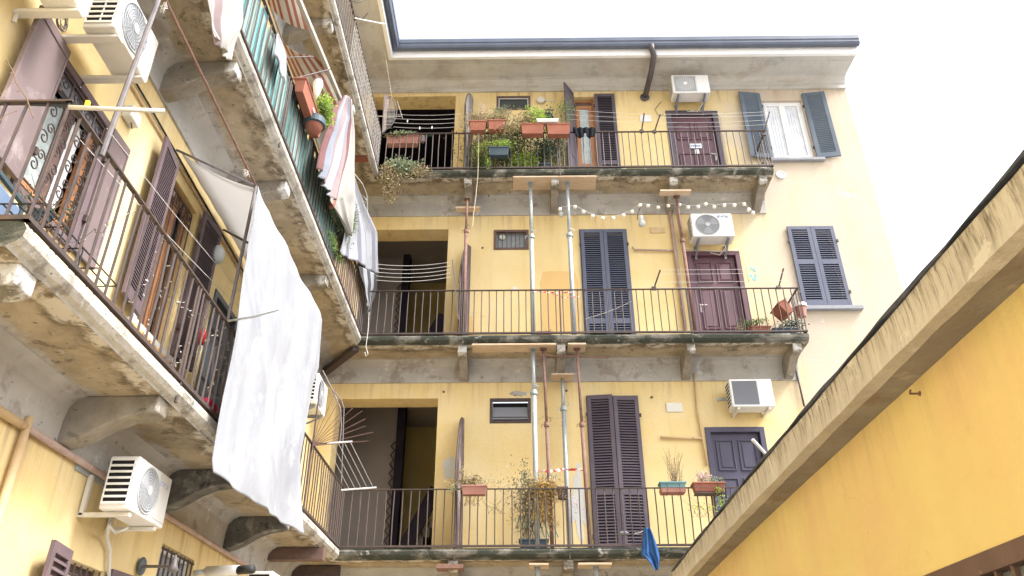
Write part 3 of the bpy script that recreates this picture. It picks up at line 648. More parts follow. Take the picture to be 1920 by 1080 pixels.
# tall shutters, lowest gallery (slightly open, folded outwards in the middle)
o = frame_ring(FB, 1.19, 2.10, 4.10, 6.84, .035, -.02, .03, False).build('shuttered_window', 'shutter_purple', bld)
back_panel(FB, 1.21, 2.08, 4.08, 6.82, .2, par=o)
shutter_leaf(FB, 1.20, 1.645, 4.11, 6.83, 'shutter_purple', o, y=-.05, rails=(5.12,), ang=-7, hinge='L')
shutter_leaf(FB, 1.650, 2.095, 4.11, 6.81, 'shutter_purple', o, y=-.05, rails=(5.12,), ang=5, hinge='R')
o = frame_ring(FB, 1.23, 2.17, 7.68, 10.37, .04, -.02, .03, False).build('shuttered_window', 'shutter_blue', bld)
back_panel(FB, 1.26, 2.14, 7.65, 10.34, .2, par=o)
shutter_leaf(FB, 1.25, 1.695, 7.68, 10.35, 'shutter_blue', o, rails=(8.30,), hinge='L')
shutter_leaf(FB, 1.70, 2.15, 7.68, 10.35, 'shutter_blue', o, rails=(8.30,), hinge='R')
# right window, middle floor
o = MB(FB).box(5.28, 6.42, -.10, .02, 8.50, 8.575).build('shuttered_window', 'stone_grey', bld, bevel=.006)
back_panel(FB, 5.36, 6.20, 8.60, 10.34, .2, par=o)
shutter_leaf(FB, 5.33, 5.785, 8.585, 10.38, 'shutter_blue', o, rails=(9.55,), hinge='L', stile=.075)
shutter_leaf(FB, 5.79, 6.245, 8.585, 10.38, 'shutter_blue', o, rails=(9.55,), hinge='R', stile=.075)
# right window, top floor: white double window, teal shutters folded back
wn = frame_ring(FB, 5.36, 6.26, 12.10, 13.74, .06, .06, .13).build('window', 'white_paint', bld, bevel=.004)
for a, b in ((5.42, 5.81), (5.81, 6.20)):
    frame_ring(FB, a, b, 12.16, 13.68, .065, .04, .09).build('sash', 'white_paint', wn, bevel=.004, root=bld)
    MB(FB).box(a+.06, b-.06, .07, .078, 12.22, 13.62).build('pane', 'curtain_white', wn, root=bld)
    mb = MB(FB)
    mb.grid(lambda s, t, a=a, b=b: (a+.07+(b-a-.14)*s, .066+.006*math.sin(s*26), 12.23+1.33*t), 30, 1); mb.build('curtain', 'curtain_white', wn, root=bld)
MB(FB).box(5.30, 6.42, -.09, .04, 12.02, 12.085).build('sill', 'stone_grey', wn, bevel=.006, root=bld)
shutter_leaf(FB, 5.36, 5.84, 12.10, 13.92, 'shutter_teal', wn, y=-.03, ang=-172, hinge='L', rails=(), stile=.085, backed=-1)
shutter_leaf(FB, 5.80, 6.28, 12.10, 13.90, 'shutter_teal', wn, y=-.03, ang=172, hinge='R', rails=(), stile=.085, backed=-1)
# glazed wooden door, top gallery with one shutter folded back and one standing open
wd = frame_ring(FB, 1.26, 1.72, 11.28, 13.88, .05, .10, .17, False).build('balcony_door', 'wood_orange', bld, bevel=.004)
frame_ring(FB, 1.31, 1.67, 11.30, 13.70, .08, .07, .12).build('sash', 'wood_orange', wd, bevel=.004, root=bld)
MB(FB).box(1.31, 1.67, .13, .15, 13.70, 13.84).build('transom', 'window_brown', wd, root=bld)
MB(FB).box(1.38, 1.60, .10, .108, 11.36, 13.63).build('pane', 'lace', wd, root=bld)
MB(FB).box(1.30, 1.68, .06, .10, 12.0, 12.08).build('lock_rail', 'wood_orange', wd, bevel=.004, root=bld)
back_panel(FB, 1.26, 1.72, 11.26, 13.90, .22, par=wd)
shutter_leaf(FB, 1.72, 2.17, 11.29, 13.95, 'shutter_purple', wd, y=-.03, rails=(12.02,), hinge='L', backed=True)
shutter_leaf(FB, .85, 1.26, 11.29, 13.95, 'shutter_purple', wd, y=-.06, rails=(12.1,), hinge='R', ang=58, slats=False)

# --- left wing joinery
wa = frame_ring(FL, 4.34, 5.20, 4.93, 6.22, .07, -.03, .04).build('window', 'shutter_mauve', bld, bevel=.005)
frame_ring(FL, 4.42, 5.12, 5.09, 6.15, .06, .05, .10).build('sash', 'wood_orange', wa, root=bld)
MB(FL).box(4.41, 5.13, .03, .06, 6.00, 6.145).build('roller_blind', 'grille_grey', wa, root=bld)
MB(FL).box(4.48, 4.72, .10, .11, 5.14, 6.0).build('pane', 'lace', wa, root=bld)
MB(FL).box(4.72, 4.80, .04, .10, 5.10, 6.0).build('mullion', 'window_brown', wa, root=bld)
MB(FL).box(4.80, 5.0, .09, .11, 5.10, 6.0).build('white_panel', 'white_paint', wa, root=bld)
back_panel(FL, 4.38, 5.16, 4.96, 6.18, .16, par=wa)
def scroll(mb, cx, cz, r, y, flip=1, r_=.006):
    pts = []
    for k in range(22):
        t = k/21; a = t*2.6*math.pi; rr = r*(1-t*.78); pts.append((cx+flip*rr*math.cos(a), y, cz+rr*math.sin(a)))
    mb.tube(pts, r_, 5)
gr = MB(FL)
for xx in (4.42, 4.60, 4.78, 4.96, 5.12): gr.tube([(xx, -.005, 5.06), (xx, -.005, 6.14)], .008, 6)
for zz in (5.08, 5.97, 6.13): gr.tube([(4.42, -.005, zz), (5.12, -.005, zz)], .008, 6)
for k in range(4):
    cx = 4.51+k*.18
    scroll(gr, cx, 6.05, .055, -.005, 1 if k % 2 else -1)
    for zz in (5.25, 5.5, 5.75):
        scroll(gr, cx-.02, zz, .06, -.005, 1 if k % 2 else -1); scroll(gr, cx+.02, zz+.11, .05, -.005, -1 if k % 2 else 1)
gr.build('scroll_grille', 'iron', wa, root=bld)
shutter_leaf(FL, 3.88, 4.335, 4.95, 6.21, 'panel_mauve', wa, y=-.075, hinge='R', ang=4, slats=False, stile=.02)
shutter_leaf(FL, 5.205, 5.50, 4.95, 6.21, 'panel_mauve', wa, y=-.03, hinge='L', ang=-1, slats=False, stile=.02)

wbn = frame_ring(FL, 6.34, 7.06, 4.93, 6.61, .06, .08, .14).build('window', 'wood_orange', bld, bevel=.004)
for a, b in ((6.40, 6.70), (6.70, 7.0)): frame_ring(FL, a, b, 4.99, 6.55, .055, .06, .11).build('sash', 'wood_orange', wbn, bevel=.004, root=bld)
mb = MB(FL); mb.grid(lambda s, t: (6.45+.20*s, .115+.010*math.sin(s*20), 5.0+1.5*t), 24, 1); mb.build('curtain', 'lace', wbn, root=bld)
MB(FL).box(6.44, 6.96, .13, .14, 5.0, 6.5).build('pane', 'glass', wbn, root=bld)
back_panel(FL, 6.32, 7.08, 4.92, 6.63, .20, par=wbn)
gr = MB(FL)
for k in range(7): gr.tube([(6.38+k*.11, .03, 4.95), (6.38+k*.11, .03, 6.58)], .007, 6)
for zz in (6.42, 6.57): gr.tube([(6.35, .03, zz), (7.05, .03, zz)], .007, 6)
for k in range(6): scroll(gr, 6.44+k*.11, 6.495, .045, .03, 1 if k % 2 else -1)
gr.build('scroll_grille', 'iron', wbn, root=bld)
MB(FL).box(6.22, 7.22, -.09, .06, 4.84, 4.905).build('sill', 'sill_white', wbn, bevel=.008, root=bld)
mb = MB(FL)
for k in range(8): mb.tube([(6.27+k*.125, -.05, 4.76), (6.27+k*.125, -.05, 4.839)], .055, 10)
mb.build('tile_edge', 'sill_orange', wbn, root=bld)
shutter_leaf(FL, 5.86, 6.31, 4.95, 6.69, 'shutter_mauve', wbn, y=-.07, hinge='R', ang=7, pitch=.031, stile=.055, backed=True)
shutter_leaf(FL, 7.12, 7.57, 4.95, 6.70, 'shutter_mauve', wbn, y=-.06, hinge='L', ang=-4, pitch=.031, stile=.055, backed=True)

fr = frame_ring(FL, 7.93, 8.74, 4.10, 6.17, .07, -.02, .05, False).build('door_frame', 'door_grey', bld, bevel=.005)
dr = MB(FL).box(8.0, 8.67, .05, .09, 4.11, 6.1).build('door', 'door_grey', bld)
tag(dr, 'slate grey panelled door of the left wing')
mb = MB(FL)
for z0_, z1_ in ((4.3, 5.0), (5.15, 5.6), (5.75, 6.0)):
    for a, b in ((8.06, 8.31), (8.36, 8.61)): mb.box(a, b, .035, .051, z0_, z1_)
mb.build('panel_moulding', 'door_grey', dr, bevel=.012, root=bld)
# ground floor windows of the left wing
wg = frame_ring(FL, 6.25, 6.95, 1.6, 2.84, .05, .10, .15).build('window', 'shutter_mauve', bld)
MB(FL).box(6.3, 6.9, .13, .14, 1.65, 2.8).build('pane', 'curtain_white', wg, root=bld); back_panel(FL, 6.25, 6.95, 1.6, 2.84, .18, par=wg)
mb = MB(FL)
for k in range(7): mb.tube([(6.29+k*.105, .02, 1.6), (6.29+k*.105, .02, 2.83)], .008, 6)
for zz in (2.0, 2.4, 2.74): mb.tube([(6.25, .02, zz), (6.95, .02, zz)], .008, 6)
mb.build('bars', 'iron', wg, root=bld)
shutter_leaf(FL, 5.83, 6.24, 1.65, 2.87, 'shutter_mauve', wg, y=-.07, hinge='R', ang=10, pitch=.06, stile=.06, backed=True)
shutter_leaf(FL, 6.97, 7.38, 1.65, 2.87, 'shutter_mauve', wg, y=-.05, hinge='L', ang=-6, pitch=.06, stile=.06, backed=True)
wg = frame_ring(FL, 7.96, 8.83, 2.1, 3.29, .05, .06, .11).build('window', 'white_paint', bld)
MB(FL).box(8.0, 8.8, .10, .11, 2.15, 3.25).build('pane', 'frosted', wg, root=bld); back_panel(FL, 7.96, 8.83, 2.1, 3.29, .18, par=wg)
mb = MB(FL)
for k in range(8): mb.tube([(8.0+k*.112, .0, 2.1), (8.0+k*.112, .0, 3.27)], .009, 6)
mb.beam((7.97, 0, 3.25), (8.82, 0, 3.25), .02, .02); mb.build('bars', 'iron', wg, root=bld)
for (x0_, x1_, z0_, z1_) in ((6.4, 7.2, 8.6, 10.2), (9.0, 9.8, 7.66, 10.1)):
    wg = frame_ring(FL, x0_, x1_, z0_, z1_, .06, .06, .12).build('window', 'window_brown', bld)
    MB(FL).box(x0_+.05, x1_-.05, .10, .11, z0_+.05, z1_-.05).build('pane', 'glass', wg, root=bld)

# wall repairs and marks on the plaster (real patches with their own shape)
def blotch(F, cx, cz, rx, rz, mat, n=22, jag=.25, seed=1, rect=False):
    r_ = random.Random(seed); mb = MB(F); pts = []
    for k in range(n):
        a = 2*math.pi*k/n; q = 1+r_.uniform(-jag, jag)
        if rect: q /= max(abs(math.cos(a)), abs(math.sin(a)))
        pts.append((cx+rx*q*math.cos(a), cz+rz*q*math.sin(a)))
    mb.prism(pts, lambda a, b: (a, -.004, b), lambda a, b: (a, .0, b)); return mb
blotch(FB, .80, 8.75, .36, .66, 'patch_yellow', jag=.02, rect=True).build('plaster_patch', 'patch_yellow', bld)
blotch(FB, -1.0, 8.1, .18, .35, 'patch_yellow', jag=.03, rect=True, seed=3).build('plaster_patch', 'patch_yellow', bld)
blotch(FB, .98, 5.0, .13, .52, 'patch_white', jag=.38, seed=4, n=30).build('plaster_patch', 'patch_white', bld)
blotch(FB, -1.18, 5.55, .10, .20, 'patch_white', jag=.3, seed=5).build('plaster_patch', 'patch_white', bld)
blotch(FB, .0, 6.90, .14, .05, 'patch_white', jag=.3, seed=6).build('plaster_patch', 'band_concrete', bld)
blotch(FB, -.05, 9.03, .05, .045, 'patch_white', jag=.05, rect=True, seed=7).build('plaster_patch', 'sill_white', bld)
mb = MB(FB)
for k in range(9):
    a = rnd.uniform(0, 6.28); mb.box(4.52+.05*math.cos(a)-.02, 4.52+.05*math.cos(a)+.02, -.004-.0004*k, 0, 9.33+.13*math.sin(a)-.03, 9.33+.13*math.sin(a)+.03)
mb.build('paint_scrawl', 'paint_blue', bld)
for (a0, a1, z0, z1, m) in ((2.58, 2.86, 6.53, 6.70, 'cream_plastic'), (2.64, 2.93, 10.27, 10.41, 'beige_pipe'), (2.68, 2.93, 13.15, 13.34, 'white_plastic')):
    MB(FB).box(a0, a1, -.02, 0, z0, z1).build('junction_box', m, bld, bevel=.008)
mb = MB(FL); mb.box(4.90, 5.14, -.03, 0, 3.72, 3.86); mb.box(4.88, 5.16, -.05, -.03, 3.86, 3.90); mb.build('junction_box', 'stone_grey', bld, bevel=.008)
mb = MB(FB); c = S(1464, 328, y=13.0); mb.ring((c.x, -.01, c.z), .085, .022, n=24)
for k in range(6): zz = c.z-.06+k*.024; mb.box(c.x-.065, c.x+.065, -.02, -.005, zz-.006, zz+.006)
vt = mb.build('wall_vent', 'white_plastic', bld); MB(FB).disc((c.x, -.006, c.z), .085).build('vent_opening', 'grille_grey', vt, root=bld)
mb = MB(FB)
for u, v in ((1222, 745), (1062, 733), (878, 712), (832, 735), (905, 465), (1430, 306)): q = S(u, v, y=13.0); mb.sphere((q.x, -.01, q.z), .022, 8, 6, sc=(1, .6, 1))
mb.build('wall_bolt', 'brass_dark', bld)

# ---------------------------------------------------------------- pipes fixed to the walls
def pipe(pts, r, mat, label, cat='pipe', name='wall_pipe', n=10, group=None):
    return single(MB().tube(pts, r, n), name, mat, label, cat, group, smooth=True)
BW = YB-.04
pipe([(XL+.04, 2.0, 3.52), (XL+.04, 5.28, 3.525)], .032, 'beige_pipe', 'beige gas pipe along the left wall before the tee joint')
pipe([(XL+.045, 5.28, 3.60), (XL+.045, 5.28, 1.0)], .030, 'beige_pipe', 'upright beige pipe crossing the left wall under the nearest gallery')
pipe([(XL+.04, 5.30, 3.525), (XL+.04, 9.9, 3.53), (XL+.04, 12.9, 3.53)], .028, 'copper_pipe', 'reddish pipe running below the grey band of the left wall')
pipe([S(1302, 700, y=BW), S(1308, 770, y=BW), S(1326, 872, y=BW)], .022, 'beige_pipe', 'beige upright pipe left of the dark blue door')
pipe([S(1238, 820, y=BW), S(1318, 822, y=BW)], .02, 'beige_pipe', 'short level beige pipe left of the dark blue door')
pipe([S(1186, 463, y=BW), S(1189, 468, y=BW), S(1270, 470, y=BW)], .018, 'copper_pipe', 'short level copper pipe between blue shutters and wine door')
pipe([S(1255, 392, y=BW), S(1262, 440, y=BW), S(1285, 618, y=BW)], .038, 'copper_pipe', 'left of two upright copper pipes beside the wine door')
pipe([S(1268, 392, y=BW-.1), S(1279, 450, y=BW-.05), S(1304, 618, y=BW)], .028, 'copper_pipe', 'right of two upright copper pipes beside the wine door')
pipe([S(1492, 690, y=BW), S(1508, 762, y=BW)], .016, 'iron', 'thin dark upright pipe under the right end of the middle gallery')
pipe([(XL+.02, 4.2, 6.86), (XL+.02, 5.6, 6.86), (XL+.02, 8.5, 6.80), (XL+.02, 11, 6.8)], .010, 'cable_black', 'black cable along the left wall under the middle gallery', 'cable', 'wall_cable', 6)
pipe([(XL+.02, 4.6, 6.78), (XL+.02, 6.3, 6.78), (XL+.02, 10.5, 6.72)], .012, 'beige_pipe', 'yellow painted cable along the left wall under the middle gallery', 'cable', 'wall_cable', 6)
pipe([S(u, v, y=BW) for u, v in ((1240, 190), (1228, 205), (1235, 218), (1246, 214))], .006, 'cable_black', 'black cable looping beside the plum door on the top gallery', 'cable', 'wall_cable', 5)
pipe([S(u, v, y=BW) for u, v in ((1285, 205), (1290, 209), (1345, 207), (1352, 222), (1366, 312))], .009, 'cable_white', 'pale cable looping over the plum door frame', 'cable', 'wall_cable', 5)
pipe([S(u, v, y=BW) for u, v in ((1283, 468), (1320, 470), (1350, 472), (1378, 468), (1392, 470), (1400, 500), (1404, 530))], .008, 'cable_white', 'pale cable draped over the wine door frame', 'cable', 'wall_cable', 5)

# ---------------------------------------------------------------- air conditioners
def aircon(F, x0, x1, z0, z1, dep, gap, label, side='L', fan='round', bracket='under', logo=None, mat='white_plastic', fanside='L', group='outdoor air conditioners on the walls', hose=False):
    """body between x0..x1, its back 'gap' off the wall, depth dep"""
    base = F @ Vector(((x0+x1)/2, 0, z0)); ang = math.atan2(F[1][0], F[0][0])
    t = thing('air_conditioner', label, 'air conditioner', base, ang, group)
    yb_, yf = -gap, -gap-dep; w_, h_ = x1-x0, z1-z0
    body = MB(F).box(x0, x1, yf, yb_, z0, z1).build('casing', mat, t, bevel=.012)
    fc = x0+w_*.38 if fanside == 'L' else x1-w_*.38; fz = (z0+z1)/2; fr_ = min(h_*.43, w_*.34)
    if fan == 'round':
        MB(F).disc((fc, yf-.002, fz), fr_, 32).build('fan_opening', 'grille_grey', t)
        mb = MB(F)
        for k in range(3):
            a0 = k*2.094
            for s in range(6):
                a = a0+s*.16; 
                mb.add([(fc+fr_*.2*math.cos(a), yf-.004, fz+fr_*.2*math.sin(a)), (fc+fr_*.9*math.cos(a), yf-.008, fz+fr_*.9*math.sin(a)), (fc+fr_*.9*math.cos(a+.16), yf-.008, fz+fr_*.9*math.sin(a+.16)), (fc+fr_*.2*math.cos(a+.16), yf-.004, fz+fr_*.2*math.sin(a+.16))], [(0, 1, 2, 3)])
        mb.build('fan_blade', 'fan_blade', t, solid=.003)
        mb = MB(F); mb.ring((fc, yf-.006, fz), fr_, .008)
        for k in range(1, 8): mb.ring((fc, yf-.012, fz), fr_*k/8, .0028, n=28, m=4)
        for k in range(28):
            a = k*2*math.pi/28; mb.tube([(fc+.02*math.cos(a), yf-.014, fz+.02*math.sin(a)), (fc+fr_*math.cos(a+.25), yf-.012, fz+fr_*math.sin(a+.25))], .0018, 4)
        mb.disc((fc, yf-.02, fz), fr_*.2, 20, th=.01); mb.build('fan_guard', 'guard_grey', t)
    else:
        a0, a1 = (x0+.05*w_, x0+.64*w_) if fanside == 'L' else (x1-.64*w_, x1-.05*w_)
        MB(F).box(a0, a1, yf-.003, yf+.001, z0+.07*h_, z1-.07*h_).build('fan_opening', 'grille_grey', t)
        mb = MB(F)
        for k in range(17): zz = z0+.09*h_+k*.82*h_/16; mb.box(a0, a1, yf-.012, yf-.008, zz-.0025, zz+.0025)
        for k in range(12): xx = a0+.01+(a1-a0-.02)*k/11; mb.box(xx-.002, xx+.002, yf-.014, yf-.010, z0+.08*h_, z1-.08*h_)
        mb.build('fan_guard', 'grille_grey' if fan == 'square' else 'white_plastic', t)
        if fan == 'squarefan': MB(F).disc(((a0+a1)/2, yf-.006, fz), fr_*.9, 28).build('fan_blade', 'fan_blade', t)
        if fan == 'squarefan': MB(F).disc(((a0+a1)/2, yf-.018, fz), fr_*.2, 18, mi=0).build('fan_hub', 'white_plastic', t)
    # side intake facing the camera side
    sx = x0 if side == 'L' else x1; sg = -1 if side == 'L' else 1
    mb = MB(F); mb.box(min(sx, sx+sg*.004), max(sx, sx+sg*.004), yf+.03, yb_-.015, z0+.05, z1-.03); mb.build('intake', 'dark_void', t)
    mb = MB(F); n = 7
    for k in range(n+1):
        zz = z0+.05+(h_-.08)*k/n; mb.box(min(sx, sx+sg*.012), max(sx, sx+sg*.012), yf+.025, yb_-.01, zz-.009, zz+.009)
    for yy in ((yf+.03, (yf+yb_)/2, yb_-.015) if mat == 'cream_plastic' else (yf+.03, yb_-.015)): mb.box(min(sx, sx+sg*.010), max(sx, sx+sg*.010), yy-.005, yy+.005, z0+.05, z1-.03)
    mb.build('intake_slats', mat, t)
    # bracket
    for xx in (x0+.14*w_, x1-.14*w_):
        mb = MB(F)
        mb.box(xx-.02, xx+.02, yf+.02, 0, z0-.038, z0-.004)
        if bracket == 'under': mb.beam((xx, yf+.04, z0-.03), (xx, -.01, z0-.20), .02, .03, (1, 0, 0)); mb.box(xx-.02, xx+.02, -.022, -.002, z0-.24, z0+.05)
        elif bracket == 'shelf': mb.box(xx-.035, xx+.035, yf-.02, 0, z0-.05, z0-.036); mb.box(xx-.01, xx+.01, -.03, -.004, z0-.12, z0-.05)
        else: mb.box(xx-.02, xx+.02, -.045, -.008, z0-.03, z0+.30)
        mb.build('bracket', 'cream_plastic' if bracket in ('long', 'shelf') else 'grille_grey', t, bevel=.004)
    if bracket == 'long':
        MB(F).box(x0-.14, x1+.1, -.02, 0, z0+.28, z0+.33).build('wall_rail', 'galvanised', t)
    sb = MB(F); sb.box(x0+w_*.66 if fanside == 'L' else x1-w_*.66, (x0+w_*.66 if fanside == 'L' else x1-w_*.66)+.003, yf-.0012, yf, z0+.02, z1-.02)
    sb.box(x0+.01, x1-.01, yf-.0012, yf, z0+.035, z0+.038); sb.build('panel_seam', 'stone_grey', t)
    if logo:
        lb = MB(F); m_, lx, lz, n_, s_ = logo; r_ = random.Random(5)
        for k in range(n_):
            a = lx+k*s_; lb.box(a, a+s_*.22, yf-.003, yf-.0005, lz, lz+s_*1.25)
            if k % 3 != 2: lb.box(a+s_*.22, a+s_*.72, yf-.003, yf-.0005, lz+s_*(1.0 if k % 2 else 0), lz+s_*(1.25 if k % 2 else .25))
            if k % 2 == 0: lb.box(a+s_*.55, a+s_*.75, yf-.003, yf-.0005, lz+s_*.25, lz+s_*1.25)
        lb.build('lettering', m_, t)
    if not hose: return t
    hb = MB(F)
    hb.tube([(x1-.12, yb_-.04, z0), (x1-.14, yb_-.05, z0-.10), (x1-.22, -.03, z0-.16), (x1-.4, -.02, z0-.10)], .012, 6); hb.build('hose', 'cable_white', t, smooth=True)
    return t
aircon(FB, 3.37, 4.16, 13.57, 14.08, .30, .15, 'white air conditioner over the plum door, topmost on the rear wall', fan='squarefan', hose=True)
aircon(FB, 3.36, 4.15, 9.895, 10.425, .30, .15, 'white air conditioner over the wine door with blue lettering', fan='round', hose=True, logo=('logo_blue', 3.86, 10.32, 6, .04))
aircon(FB, 3.62, 4.34, 6.455, 6.955, .30, .15, 'white air conditioner with grey square grille over the dark blue door', fan='square', bracket='long')
t = aircon(FL, 6.22, 6.90, 3.185, 3.615, .24, .20, 'white air conditioner with a round fan low on the left wall', fan='round', bracket='long', logo=('logo_faint', 6.66, 3.50, 6, .034), fanside='L')
aircon(FL, 4.14, 4.73, 6.27, 6.73, .25, .25, 'weathered air conditioner over the scroll-grille window', fan='round', mat='cream_plastic', bracket='shelf')
aircon(FL, 3.28, 3.90, 6.08, 6.55, .25, .20, 'air conditioner cut by the top left corner of the picture', fan='round', mat='cream_plastic', bracket='shelf')
aircon(FL, 11.35, 12.0, 6.1, 6.6, .25, .15, 'white air conditioner behind the right edge of the hanging sheet', fan='round')
aircon(FL, 9.9, 10.6, 2.85, 3.37, .3, .25, 'white box unit cut by the bottom edge beside the tube camera', fan='round')

# ---------------------------------------------------------------- low shed on the right
shd = thing('low_shed', 'low ochre outbuilding with a stained concrete eave in the right foreground', 'shed', (XS, 5, 0))
DR = lambda y: -.0019*max(0, y-4.5)**2
Y0, Y1, NS = -1.0, 11.06, 90
def jit(k, s, a): return a*math.sin(k*1.7+s)*.5 + a*math.sin(k*.63+s*2.1)
def sheet_along(mb, prof, ja, cap=True):
    n = len(prof); b = len(mb.v)
    for k in range(NS+1):
        y = Y0+(Y1-Y0)*k/NS
        for i, (x, z) in enumerate(prof): mb.v.append(Vector((x+jit(k, i*2.3, ja)*.4, y, z+DR(y)+jit(k, i*1.1+1, ja))))
    for k in range(NS):
        for i in range(n): mb.f.append((b+k*n+i, b+(k+1)*n+i, b+(k+1)*n+(i+1) % n, b+k*n+(i+1) % n)); mb.m.append(0)
    mb.f.append(tuple(b+i for i in range(n))); mb.m.append(0)
    mb.f.append(tuple(b+NS*n+i for i in range(n-1, -1, -1))); mb.m.append(0)
    return mb
sheet_along(MB(), [(2.05, 3.400), (2.053, 3.50), (2.045, 3.610), (2.14, 3.615), (2.14, 3.400)], .0035).build('eave_fascia', 'fascia_concrete', shd)
sheet_along(MB(), [(2.142, 3.405), (2.142, 3.61), (5.0, 3.9), (5.0, 3.6), (2.4, 3.405)], .002).build('roof_slab', 'soffit_concrete', shd)
sheet_along(MB(), [(2.028, 3.616), (2.030, 3.634), (2.10, 3.650), (5.05, 3.95), (5.05, 3.93), (2.10, 3.622)], .008).build('roofing_felt', 'bitumen', shd)
mb = wall_mesh(FS, -11.0, 1.0, 0, 3.50, [(-5.4, -3.02, 1.1, 2.405, .15)])
mb.add([(-11, 0, 0), (-11, 3, 0), (-11, 3, 3.5), (-11, 0, 3.5)], [(0, 1, 2, 3)])
# drop the far end of the wall top with the sagging eave
sw = mb.build('wall', 'shed_plaster', shd)
wf = frame_ring(FS, -5.4, -3.02, 1.1, 2.405, .10, -.012, .06).build('window', 'window_brown', shd, bevel=.004)
MB(FS).box(-5.3, -3.1, .08, .09, 1.2, 2.31).build('pane', 'frosted', wf, root=shd)
MB(FS).box(-5.42, -3.0, .14, .17, 1.08, 2.42).build('dark_room', 'dark_void', wf, root=shd)
mb = MB(FS)
for k in range(15): xx = -5.25+k*.15; mb.box(xx-.012, xx+.012, .0, .03, 1.2, 2.31)
for k in (3, 7, 11): xx = -5.25+k*.15; mb.box(xx-.03, xx+.03, -.008, .05, 1.19, 2.34)
mb.build('bars', 'window_brown', wf, root=shd)
mb = MB(); c = S(1725, 738, x=XS); mb.tube([c, c+Vector((-.06, 0, 0)), c+Vector((-.065, -.03, .01))], .006, 6); mb.tube([c, c+Vector((-.004, 0, 0))], .016, 8); mb.build('wall_hook', 'rust', shd)
a = S(1437, 853, y=7.6); b = S(1411, 824, y=7.5)
single(MB().tube([a+(a-b)*.6, a, b], .016, 12), 'vent_pipe', 'white_plastic', 'short white plastic pipe sticking up over the shed roof edge', 'pipe')

# ---------------------------------------------------------------- steel props and packing boards
def prop(x, y, z0, z1, label, mat='galvanised', r=.042, lean=0, zc=None, holes=False, ly=0):
    t = thing('steel_prop', label, 'steel prop', (x, y, z0), 0, 'adjustable props under the galleries')
    F = Matrix.Translation((x, y, z0)); H = z1-z0; zc = (zc-z0) if zc else H*.6
    P_ = lambda z: Vector((lean*z/H, ly*z/H, z))
    MB(F).tube([P_(.008), P_(zc)], r, 14).build('outer_tube', mat, t, smooth=True)
    MB(F).tube([P_(zc), P_(H-.006)], r*.80, 14).build('inner_tube', mat, t, smooth=True)
    MB(F).box(-.07, .07, -.07, .07, 0, .008).build('base_plate', mat, t)
    q = P_(H); MB(F).box(q.x-.06, q.x+.06, q.y-.06, q.y+.06, H-.006, H).build('head_plate', mat, t)
    mb = MB(F @ Matrix.Translation(P_(zc))); mb.lathe([(r*1.1, -.05), (r*1.5, -.045), (r*1.5, -.01), (r*1.25, 0), (r*1.25, .03), (r*.9, .035)], (0, 0, 0), 16)
    mb.tube([(-r*1.2, -.01, .0), (-r*2.4, -.02, -.01), (-r*2.9, -.02, -.06)], .006, 6); mb.tube([(r*1.2, 0, .03), (r*2.4, -.01, .05), (r*2.2, -.02, .10), (0, -.05, .11)], .005, 6)
    mb.build('collar', mat, t, smooth=False)
    if holes:
        mb = MB(F); z = zc+.08
        while z < H-.05: mb.disc(P_(z)+Vector((.004, -r*.80-.0015, 0)), .007, 8, th=.002); z += .095
        mb.build('pin_holes', 'dark_void', t)
    return t
zc = S(995, 443, y=12.4).z
prop(.272, 12.40, 7.67, 11.075, 'pale steel prop with pin holes, left one under the wide wooden board', zc=zc, holes=True)
prop(.992, 12.40, 7.67, 11.075, 'pale steel prop right under the wide wooden board, beside blue shutters', zc=zc+.03)
prop(.275, 12.38, 4.10, 7.465, 'thick pale prop standing at the dried trellis plant', zc=S(1001, 735, y=12.38).z, lean=-.015)
prop(.50, 12.36, 4.10, 7.455, 'thin rusty prop between the two pale props', 'rust', .030, -.06, S(1026, 795, y=12.36).z)
prop(.79, 12.80, 4.10, 7.13, 'pale prop set back under a stone corbel', r=.038, zc=S(1056, 765, y=12.8).z, lean=-.015)
prop(1.075, 12.36, 4.10, 7.455, 'rusty prop at the left edge of the dark open shutters', 'rust', .030, -.055, S(1089, 795, y=12.36).z)
a = S(1266, 352, y=12.32); b = S(1303, 617, y=12.32)
prop(b.x, 12.32, 7.67, 10.66, 'slender rusty prop beside the wine door, topped by a small board', 'rust', .031, a.x-b.x, S(1283, 450, y=12.32).z)
a = S(878, 352, y=12.34)
prop(-.955, 12.30, 7.67, 10.63, 'rusty prop against the ragged partition of the middle gallery', 'rust', .031, .0, 9.9)
prop(.265, 12.32, 0, 3.84, 'pale prop below the lowest gallery, left one with a short board', zc=2.4)
prop(1.14, 12.32, 0, 3.84, 'pale prop below the lowest gallery, right one with a longer board', zc=2.4)
single(MB().tube([S(1010, 666, y=12.33), S(1140, 671, y=12.45)], .013, 8), 'steel_bar', 'rust', 'level rusty bar tying two props under the middle gallery', 'bar')
def board(x0, x1, y0, y1, z0, z1, label, mat='wood_board', name='wooden_board', g='packing boards on the props'):
    return single(MB().box(x0, x1, y0, y1, z0, z1), name, mat, label, 'board', g, bevel=.004)
board(-.07, 1.56, 12.21, 12.62, 11.077, 11.110, 'wide tan wooden board under the top gallery')
board(-.79, .66, 12.20, 12.50, 7.467, 7.500, 'long thin board under the middle gallery, left of a corbel')
board(.86, 1.17, 12.20, 12.50, 7.467, 7.500, 'short board under the middle gallery, right of a corbel')
board(2.74, 3.33, 12.14, 12.30, 10.665, 10.70, 'small level board on the rusty prop by the string of bulbs')
board(-1.20, -.72, 12.6, 12.75, 10.64, 10.68, 'small board tucked below the left corbel of the top gallery')
board(.14, .43, 12.18, 12.5, 3.842, 3.87, 'short pale board under the lowest gallery')
board(.87, 1.37, 12.18, 12.5, 3.842, 3.872, 'longer board under the lowest gallery near the blue cloth')
